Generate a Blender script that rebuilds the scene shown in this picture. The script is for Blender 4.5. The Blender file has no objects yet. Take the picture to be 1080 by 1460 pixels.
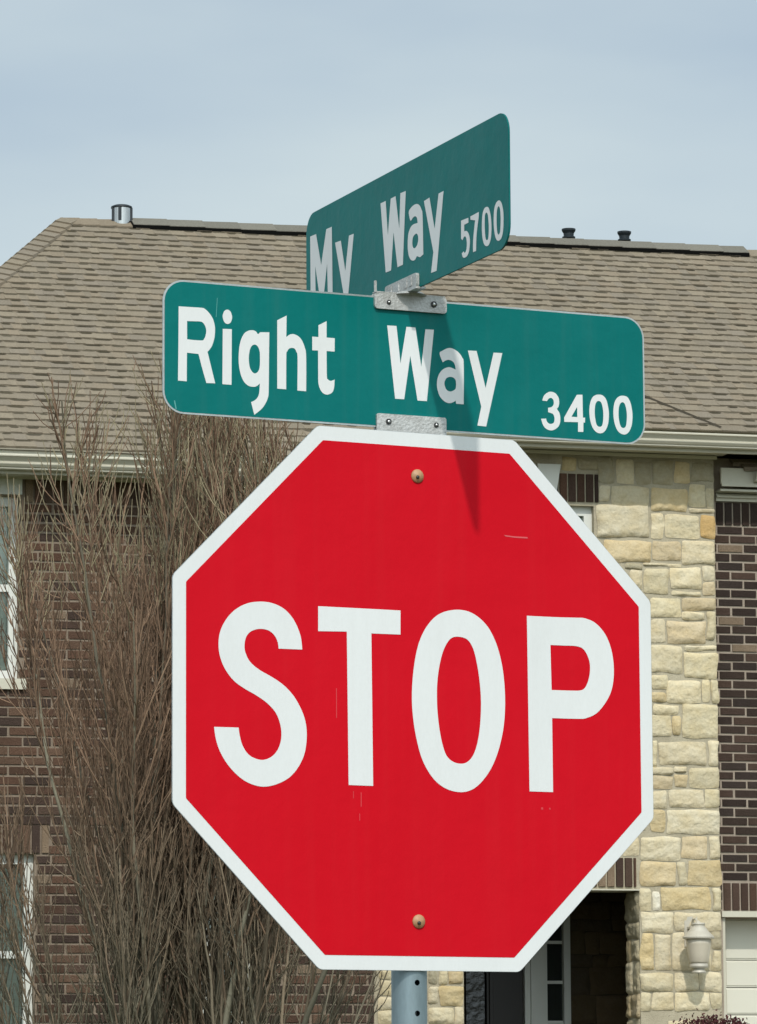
import bpy, bmesh, math, random
from mathutils import Vector, Matrix, noise
from math import sin, cos, tan, pi, radians, sqrt

S = bpy.context.scene
COL = S.collection

# ------------------------------------------------------------------ camera
CAM_H = 1.45
PITCH, ROLL = 0.13895, -0.00545
cd = bpy.data.cameras.new('camera')
cam = bpy.data.objects.new('camera', cd)
COL.objects.link(cam)
cam.matrix_world = (Matrix.Translation((0, 0, CAM_H)) @ Matrix.Rotation(pi/2 + PITCH, 4, 'X')
                    @ Matrix.Rotation(ROLL, 4, 'Z'))
cd.sensor_fit = 'VERTICAL'
cd.sensor_height = 36.0
cd.sensor_width = 36.0
cd.lens = 6273.8/1460*36.0
cd.clip_start = 0.05
cd.clip_end = 6000
S.camera = cam

# ------------------------------------------------------------------ sky, sun, exposure
SUN_EL, SUN_AZ = radians(45.3), radians(6.0)          # azimuth measured to the right of straight behind the camera
SUN_DIR = Vector((sin(SUN_AZ)*cos(SUN_EL), -cos(SUN_AZ)*cos(SUN_EL), sin(SUN_EL)))
W = bpy.data.worlds.new('World')
S.world = W
W.use_nodes = True
nt = W.node_tree
nt.nodes.clear()
sky = nt.nodes.new('ShaderNodeTexSky')
sky.sky_type = 'NISHITA'
sky.sun_disc = False
sky.sun_elevation = SUN_EL
sky.sun_rotation = math.atan2(SUN_DIR.x, SUN_DIR.y)
sky.air_density, sky.dust_density, sky.ozone_density = 1.0, 3.0, 1.0
tc = nt.nodes.new('ShaderNodeTexCoord')
mp = nt.nodes.new('ShaderNodeMapping')
mp.inputs['Scale'].default_value = (4.0, 4.0, 13.0)
mp.inputs['Rotation'].default_value = (0.0, 0.45, 0.0)
nz = nt.nodes.new('ShaderNodeTexNoise')
nz.inputs['Scale'].default_value = 1.0
nz.inputs['Detail'].default_value = 5.0
nz.inputs['Roughness'].default_value = 0.45
rp = nt.nodes.new('ShaderNodeMapRange')
rp.inputs['From Min'].default_value = 0.34
rp.inputs['From Max'].default_value = 0.60
rp.inputs['To Min'].default_value = 0.52
rp.inputs['To Max'].default_value = 1.0
mx = nt.nodes.new('ShaderNodeMix')
mx.data_type = 'RGBA'
mx.inputs['B'].default_value = (4.85, 5.75, 6.15, 1)      # thin high cloud, in the sky's own units
bg = nt.nodes.new('ShaderNodeBackground')
bg.inputs['Strength'].default_value = 0.12
wo = nt.nodes.new('ShaderNodeOutputWorld')
lk = nt.links.new
lk(tc.outputs['Generated'], mp.inputs['Vector']); lk(mp.outputs['Vector'], nz.inputs['Vector'])
lk(nz.outputs['Fac'], rp.inputs['Value']); lk(rp.outputs['Result'], mx.inputs['Factor'])
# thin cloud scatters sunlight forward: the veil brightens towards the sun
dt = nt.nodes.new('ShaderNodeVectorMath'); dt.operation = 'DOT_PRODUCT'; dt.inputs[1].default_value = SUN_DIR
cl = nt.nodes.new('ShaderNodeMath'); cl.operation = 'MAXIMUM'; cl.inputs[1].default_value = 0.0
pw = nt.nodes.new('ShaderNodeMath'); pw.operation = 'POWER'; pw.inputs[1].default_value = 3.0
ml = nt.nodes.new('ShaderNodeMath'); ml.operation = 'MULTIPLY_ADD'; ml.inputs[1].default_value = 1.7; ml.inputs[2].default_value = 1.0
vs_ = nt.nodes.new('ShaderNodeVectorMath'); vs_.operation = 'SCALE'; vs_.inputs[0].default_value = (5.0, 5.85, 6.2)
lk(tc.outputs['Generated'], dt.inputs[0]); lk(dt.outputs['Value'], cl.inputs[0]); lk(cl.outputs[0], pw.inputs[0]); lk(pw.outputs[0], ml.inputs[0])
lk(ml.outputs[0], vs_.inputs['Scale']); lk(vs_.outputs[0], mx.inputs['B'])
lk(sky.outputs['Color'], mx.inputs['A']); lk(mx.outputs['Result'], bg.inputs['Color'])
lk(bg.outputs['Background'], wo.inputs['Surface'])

sd = bpy.data.lights.new('sun', 'SUN')
sd.energy = 2.15
sd.angle = radians(1.2)
sd.color = (1.0, 0.955, 0.88)
sun = bpy.data.objects.new('sun', sd)
COL.objects.link(sun)
sun.rotation_euler = (-SUN_DIR).to_track_quat('-Z', 'Y').to_euler()
sun.location = SUN_DIR*60

S.view_settings.view_transform = 'Standard'
S.view_settings.look = 'None'
S.view_settings.gamma = 1.0
S.view_settings.exposure = 0.0
S.view_settings.use_curve_mapping = False
S.render.resolution_x, S.render.resolution_y = 757, 1024

# ------------------------------------------------------------------ helpers
RNG = random.Random(11)


def empty(name, label=None, cat=None, loc=(0, 0, 0), rz=0.0, group=None, parent=None):
    o = bpy.data.objects.new(name, None)
    COL.objects.link(o)
    o.location = loc
    o.rotation_euler = (0, 0, rz)
    o.empty_display_size = 0.1
    tag(o, label, cat, group)
    if parent: o.parent = parent
    return o


def tag(o, label=None, cat=None, group=None, kind=None):
    if label: o['label'] = label
    if cat: o['category'] = cat
    if group: o['group'] = group
    if kind: o['kind'] = kind
    return o


class MB:
    """collects faces, a colour per face and a material slot per face"""
    def __init__(self):
        self.v, self.f, self.c, self.m = [], [], [], []
        self.col, self.mi = (1, 1, 1), 0

    def face(self, pts, col=None, mi=None):
        i = len(self.v)
        self.v.extend([tuple(p) for p in pts])
        self.f.append(tuple(range(i, i+len(pts))))
        self.c.append(col or self.col); self.m.append(self.mi if mi is None else mi)

    def faces(self, vs, fs, col=None, mi=None):
        i = len(self.v)
        self.v.extend([tuple(p) for p in vs])
        for f in fs:
            self.f.append(tuple(i+k for k in f))
            self.c.append(col or self.col); self.m.append(self.mi if mi is None else mi)

    def box(self, x0, x1, y0, y1, z0, z1, col=None, skip='', ch=0.0):
        """axis box; skip any of l r f b d t (left right front back down top)"""
        vs = [(x0, y0, z0), (x1, y0, z0), (x1, y1, z0), (x0, y1, z0), (x0, y0, z1), (x1, y0, z1), (x1, y1, z1), (x0, y1, z1)]
        if ch:   # front edges chamfered
            vs[0] = (x0+ch, y0, z0+ch); vs[1] = (x1-ch, y0, z0+ch); vs[4] = (x0+ch, y0, z1-ch); vs[5] = (x1-ch, y0, z1-ch)
        F = {'d': (3, 2, 1, 0), 't': (4, 5, 6, 7), 'f': (0, 1, 5, 4), 'r': (1, 2, 6, 5), 'b': (2, 3, 7, 6), 'l': (3, 0, 4, 7)}
        self.faces(vs, [F[k] for k in F if k not in skip], col)

    def prism(self, poly, y0, y1, col=None, mi=None):
        """polygon in (x, z), extruded from y0 (front) to y1"""
        n = len(poly)
        vs = [(x, y0, z) for x, z in poly]+[(x, y1, z) for x, z in poly]
        fs = [tuple(range(n)), tuple(range(2*n-1, n-1, -1))]+[(i, i+n, (i+1) % n+n, (i+1) % n) for i in range(n)]
        self.faces(vs, fs, col, mi)

    def extrude_u(self, prof, u0, u1, col=None, closed=False, caps=True):
        """profile of (v, z) swept along u"""
        n = len(prof)
        vs = [(u0, a, b) for a, b in prof]+[(u1, a, b) for a, b in prof]
        fs = [(i, i+1, i+1+n, i+n) for i in range(n-1)]
        if closed: fs.append((n-1, 0, n, 2*n-1))
        if caps: fs += [tuple(range(n)), tuple(range(2*n-1, n-1, -1))]
        self.faces(vs, fs, col)

    def lathe(self, prof, c=(0, 0, 0), seg=24, axis='z', col=None, mi=None):
        """profile of (r, h) turned about an axis through c"""
        vs, fs = [], []
        n = len(prof)
        for k in range(seg):
            a = 2*pi*k/seg
            for r, h in prof:
                p = (r*cos(a), r*sin(a), h) if axis == 'z' else ((r*cos(a), h, r*sin(a)) if axis == 'y' else (h, r*cos(a), r*sin(a)))
                vs.append((c[0]+p[0], c[1]+p[1], c[2]+p[2]))
        for k in range(seg):
            for i in range(n-1):
                fs.append((k*n+i, k*n+i+1, ((k+1) % seg)*n+i+1, ((k+1) % seg)*n+i))
        fs.append(tuple(k*n for k in range(seg)))
        fs.append(tuple(k*n+n-1 for k in reversed(range(seg))))
        self.faces(vs, fs, col, mi)

    def tube(self, pts, rad, sides=6, col=None, cap=True):
        vs, fs = [], []
        pts = [Vector(p) for p in pts]
        n = len(pts)
        for i, p in enumerate(pts):
            d = (pts[min(i+1, n-1)]-pts[max(i-1, 0)]).normalized()
            a = d.orthogonal().normalized() if i == 0 else (a-d*a.dot(d)).normalized()
            b = d.cross(a)
            r = rad[i] if hasattr(rad, '__len__') else rad
            for k in range(sides):
                t = 2*pi*k/sides
                vs.append(p+a*(r*cos(t))+b*(r*sin(t)))
        for i in range(n-1):
            for k in range(sides):
                k2 = (k+1) % sides
                fs.append((i*sides+k, i*sides+k2, (i+1)*sides+k2, (i+1)*sides+k))
        if cap:
            fs.append(tuple(reversed(range(sides)))); fs.append(tuple((n-1)*sides+k for k in range(sides)))
        self.faces(vs, fs, col)

    def build(self, name, mats, parent=None, smooth=False, weld=False):
        me = bpy.data.meshes.new(name)
        me.from_pydata(self.v, [], self.f)
        if not isinstance(mats, (list, tuple)): mats = [mats]
        for m in mats: me.materials.append(m)
        me.polygons.foreach_set('material_index', self.m)
        ca = me.color_attributes.new('Col', 'FLOAT_COLOR', 'CORNER')
        buf = []
        for f, c in zip(self.f, self.c): buf.extend((c[0], c[1], c[2], 1.0)*len(f))
        ca.data.foreach_set('color', buf)
        if smooth: me.polygons.foreach_set('use_smooth', [True]*len(self.f))
        me.update()
        if weld:
            bm = bmesh.new(); bm.from_mesh(me)
            bmesh.ops.remove_doubles(bm, verts=bm.verts, dist=1e-5)
            bmesh.ops.recalc_face_normals(bm, faces=bm.faces)
            bm.to_mesh(me); bm.free()
        o = bpy.data.objects.new(name, me)
        COL.objects.link(o)
        if parent: o.parent = parent
        return o


def mat(name, base, rough=0.6, metal=0.0, spec=0.5, use_col=False, n_amt=0.0, n_scale=5.0, n_stretch=(1, 1, 1), n_tint=None,
        fine=0.0, fine_scale=120.0, bump=0.0, b_scale=60.0, b_dist=0.01, streak=0.0, rough_var=0.0, coat=0.0):
    """principled paint/stone/metal: base colour (or the mesh's own colours) broken up by two noises, optional bump"""
    m = bpy.data.materials.new(name)
    m.use_nodes = True
    t = m.node_tree; N = t.nodes; L = t.links.new
    p = N['Principled BSDF']
    p.inputs['Roughness'].default_value = rough
    p.inputs['Metallic'].default_value = metal
    p.inputs['Specular IOR Level'].default_value = spec
    p.inputs['Coat Weight'].default_value = coat
    tcn = N.new('ShaderNodeTexCoord')
    mpn = N.new('ShaderNodeMapping'); mpn.inputs['Scale'].default_value = n_stretch
    L(tcn.outputs['Object'], mpn.inputs['Vector'])
    if use_col:
        a = N.new('ShaderNodeVertexColor'); a.layer_name = 'Col'; src = a.outputs['Color']
    else:
        rgb = N.new('ShaderNodeRGB'); rgb.outputs[0].default_value = (*base, 1); src = rgb.outputs[0]

    def vary(src, scale, amt, tint):
        nn = N.new('ShaderNodeTexNoise'); nn.inputs['Scale'].default_value = scale
        nn.inputs['Detail'].default_value = 6; nn.inputs['Roughness'].default_value = 0.62
        L(mpn.outputs['Vector'], nn.inputs['Vector'])
        r = N.new('ShaderNodeMapRange'); r.inputs['From Min'].default_value = 0.32; r.inputs['From Max'].default_value = 0.70
        L(nn.outputs['Fac'], r.inputs['Value'])
        x = N.new('ShaderNodeMix'); x.data_type = 'RGBA'; x.blend_type = 'MULTIPLY'
        x.inputs['B'].default_value = (*(tint or (0.6, 0.58, 0.55)), 1)
        s = N.new('ShaderNodeMath'); s.operation = 'MULTIPLY'; s.inputs[1].default_value = amt
        L(r.outputs['Result'], s.inputs[0]); L(s.outputs[0], x.inputs['Factor']); L(src, x.inputs['A'])
        return x.outputs['Result'], r.outputs['Result']
    if n_amt:
        src, fac = vary(src, n_scale, n_amt, n_tint)
        if rough_var:
            q = N.new('ShaderNodeMapRange'); q.inputs['To Min'].default_value = rough-rough_var; q.inputs['To Max'].default_value = rough+rough_var
            L(fac, q.inputs['Value']); L(q.outputs['Result'], p.inputs['Roughness'])
    if fine: src, _ = vary(src, fine_scale, fine, (0.5, 0.48, 0.45))
    if streak:      # faint vertical runs of rain-washed dirt
        m2 = N.new('ShaderNodeMapping'); m2.inputs['Scale'].default_value = (38, 38, 1.6); L(tcn.outputs['Object'], m2.inputs['Vector'])
        s_n = N.new('ShaderNodeTexNoise'); s_n.inputs['Scale'].default_value = 1.0; s_n.inputs['Detail'].default_value = 5; L(m2.outputs['Vector'], s_n.inputs['Vector'])
        s_r = N.new('ShaderNodeMapRange'); s_r.inputs['From Min'].default_value = 0.48; s_r.inputs['From Max'].default_value = 0.72; s_r.inputs['To Max'].default_value = streak
        L(s_n.outputs['Fac'], s_r.inputs['Value'])
        s_x = N.new('ShaderNodeMix'); s_x.data_type = 'RGBA'; s_x.inputs['B'].default_value = (0.40, 0.36, 0.30, 1)
        L(s_r.outputs['Result'], s_x.inputs['Factor']); L(src, s_x.inputs['A']); src = s_x.outputs['Result']
    L(src, p.inputs['Base Color'])
    if bump:
        bn = N.new('ShaderNodeTexNoise'); bn.inputs['Scale'].default_value = b_scale; bn.inputs['Detail'].default_value = 8
        L(mpn.outputs['Vector'], bn.inputs['Vector'])
        bb = N.new('ShaderNodeBump'); bb.inputs['Strength'].default_value = min(1.0, bump); bb.inputs['Distance'].default_value = b_dist
        L(bn.outputs['Fac'], bb.inputs['Height']); L(bb.outputs['Normal'], p.inputs['Normal'])
    return m


M = {}
M['alu'] = mat('raw_aluminium', (0.62, 0.66, 0.66), 0.42, 0.75, n_amt=0.5, n_scale=30, fine=0.3, fine_scale=300, rough_var=0.1)
M['cast'] = mat('cast_aluminium', (0.60, 0.61, 0.60), 0.5, 0.35, n_amt=0.55, n_scale=45, fine=0.35, fine_scale=260, bump=0.25, b_scale=220)
M['galv'] = mat('galvanised_steel', (0.30, 0.39, 0.43), 0.46, 0.55, n_amt=0.5, n_scale=22, n_stretch=(1, 1, .25), fine=0.25, fine_scale=150, rough_var=0.12)
M['steel_dark'] = mat('dark_screw_steel', (0.05, 0.05, 0.05), 0.5, 0.4)
M['steel_bright'] = mat('bright_screw_steel', (0.7, 0.7, 0.68), 0.3, 0.9)
M['red'] = mat('red_sheeting', (0.61, 0.0065, 0.0175), 0.5, spec=0.06, bump=1.0, b_scale=2.0, b_dist=0.014, streak=0.006, n_amt=0.4, n_scale=2.2, n_stretch=(1, 1, .8), n_tint=(0.94, 0.40, 0.50), fine=0.05, fine_scale=260)
M['white'] = mat('white_sheeting', (0.765, 0.785, 0.785), 0.5, spec=0.12, bump=1.0, b_scale=2.0, b_dist=0.008, streak=0.035, n_amt=0.35, n_scale=7, n_stretch=(1, 1, .35), n_tint=(0.88, 0.885, 0.88), fine=0.06, fine_scale=240)
M['green'] = mat('green_sheeting', (0.0, 0.163, 0.153), 0.42, spec=0.13, bump=1.0, b_scale=2.4, b_dist=0.014, streak=0.02, n_amt=0.45, n_scale=3.5, n_tint=(0.7, 0.82, 0.86), fine=0.07, fine_scale=240)
M['tan_nylon'] = mat('tan_washer', (0.48, 0.27, 0.14), 0.5, n_amt=0.5, n_scale=120)
M['faint_scratch'] = mat('thin_scratch', (0.64, 0.045, 0.055), 0.6)
M['scratch'] = mat('scuffed_sheeting', (0.66, 0.10, 0.11), 0.6)
M['scratch_teal'] = mat('scuffed_green_sheeting', (0.10, 0.36, 0.34), 0.6)
M['brick'] = mat('brown_brick', (0.1, 0.07, 0.06), 0.9, spec=0.2, use_col=True, n_amt=0.6, n_scale=5, fine=0.5, fine_scale=70, bump=0.8, b_scale=160)
M['mortar'] = mat('pale_mortar', (0.44, 0.37, 0.30), 0.95, spec=0.2, n_amt=0.5, n_scale=8, fine=0.4, fine_scale=120, bump=0.5, b_scale=220)
M['tan_mortar'] = mat('tan_mortar', (0.33, 0.265, 0.205), 0.95, spec=0.2, n_amt=0.6, n_scale=7, fine=0.4, fine_scale=120, bump=0.5, b_scale=220)
M['stone'] = mat('cream_limestone', (0.6, 0.5, 0.35), 0.9, spec=0.2, use_col=True, n_amt=0.55, n_scale=11, n_tint=(0.84, 0.74, 0.54), fine=0.3, fine_scale=55, bump=1.0, b_scale=38)
M['stone_mortar'] = mat('cream_mortar', (0.54, 0.485, 0.36), 0.95, spec=0.2, n_amt=0.5, n_scale=9, fine=0.35, fine_scale=110, bump=0.5, b_scale=160)
M['shingle'] = mat('asphalt_shingle', (0.3, 0.26, 0.2), 0.95, spec=0.15, use_col=True, n_amt=0.35, n_scale=1.6, n_tint=(0.80, 0.80, 0.78), fine=0.5, fine_scale=70, bump=0.4, b_scale=150)
M['trim'] = mat('cream_painted_trim', (0.60, 0.575, 0.47), 0.55, n_amt=0.3, n_scale=2.5, n_tint=(0.82, 0.8, 0.72), fine=0.1, fine_scale=60)
M['gutter'] = mat('cream_gutter_enamel', (0.58, 0.55, 0.45), 0.35, n_amt=0.35, n_scale=3, n_stretch=(1, 1, 3), n_tint=(0.80, 0.79, 0.72))
M['white_trim'] = mat('white_window_trim', (0.74, 0.75, 0.70), 0.5, n_amt=0.3, n_scale=5, n_tint=(0.82, 0.84, 0.8))
M['garage'] = mat('cream_garage_door', (0.70, 0.68, 0.58), 0.5, n_amt=0.3, n_scale=2, n_tint=(0.88, 0.87, 0.82))
M['black_vent'] = mat('black_plastic', (0.005, 0.005, 0.0045), 0.9, spec=0.05)
M['pipe'] = mat('dark_painted_pipe', (0.012, 0.020, 0.026), 0.5, n_amt=0.4, n_scale=30)
M['vent_metal'] = mat('weathered_vent_metal', (0.62, 0.63, 0.62), 0.22, 0.95, n_amt=0.5, n_scale=25, n_stretch=(1, 1, .2))
M['door'] = mat('dark_front_door', (0.018, 0.013, 0.010), 0.45, n_amt=0.3, n_scale=10)
M['ripple'] = mat('dark_rippled_glass', (0.012, 0.014, 0.016), 0.22, spec=0.8, bump=1.0, b_scale=22)
M['shaded_mortar'] = mat('shaded_porch_mortar', (0.075, 0.060, 0.040), 0.95, spec=0.1, n_amt=0.5, n_scale=8)  # mortar colour darkened to carry the porch shade
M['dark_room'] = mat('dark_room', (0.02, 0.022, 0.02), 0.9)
M['blind'] = mat('pale_window_blind', (0.80, 0.84, 0.78), 0.6, n_amt=0.3, n_scale=4)
M['lantern'] = mat('pale_lantern_metal', (0.58, 0.545, 0.46), 0.42, 0.1, n_amt=0.3, n_scale=20)
M['frosted'] = mat('frosted_lantern_glass', (0.60, 0.54, 0.43), 0.22, spec=0.7, n_amt=0.15, n_scale=20)
M['bark'] = mat('grey_brown_bark', (0.2, 0.17, 0.12), 0.9, spec=0.2, use_col=True, n_amt=0.55, n_scale=6, fine=0.35, fine_scale=50)
M['leaf'] = mat('plum_leaf', (0.05, 0.02, 0.02), 0.8, spec=0.1, use_col=True, n_amt=0.3, n_scale=20)
M['grass'] = mat('lawn_grass', (0.075, 0.085, 0.03), 0.95, spec=0.15, n_amt=0.7, n_scale=0.7, n_tint=(1.0, .8, .55), fine=0.5, fine_scale=9, bump=0.8, b_scale=18)
M['asphalt'] = mat('road_asphalt', (0.06, 0.06, 0.058), 0.9, n_amt=0.5, n_scale=0.5, fine=0.4, fine_scale=30, bump=0.5, b_scale=90)
M['concrete'] = mat('pavement_concrete', (0.38, 0.36, 0.32), 0.9, n_amt=0.5, n_scale=0.8, fine=0.3, fine_scale=20, bump=0.3, b_scale=60)


def glass_mat():
    m = bpy.data.materials.new('window_glass'); m.use_nodes = True
    t = m.node_tree; t.nodes.clear(); L = t.links.new
    tr = t.nodes.new('ShaderNodeBsdfTransparent'); tr.inputs[0].default_value = (0.90, 0.94, 0.91, 1)
    gl = t.nodes.new('ShaderNodeBsdfGlossy'); gl.inputs['Roughness'].default_value = 0.03
    gl.inputs[0].default_value = (0.92, 0.95, 0.94, 1)
    fr = t.nodes.new('ShaderNodeFresnel'); fr.inputs['IOR'].default_value = 1.55
    mx = t.nodes.new('ShaderNodeMixShader'); o = t.nodes.new('ShaderNodeOutputMaterial')
    L(fr.outputs[0], mx.inputs[0]); L(tr.outputs[0], mx.inputs[1]); L(gl.outputs[0], mx.inputs[2]); L(mx.outputs[0], o.inputs[0])
    return m


M['glass'] = glass_mat()

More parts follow.
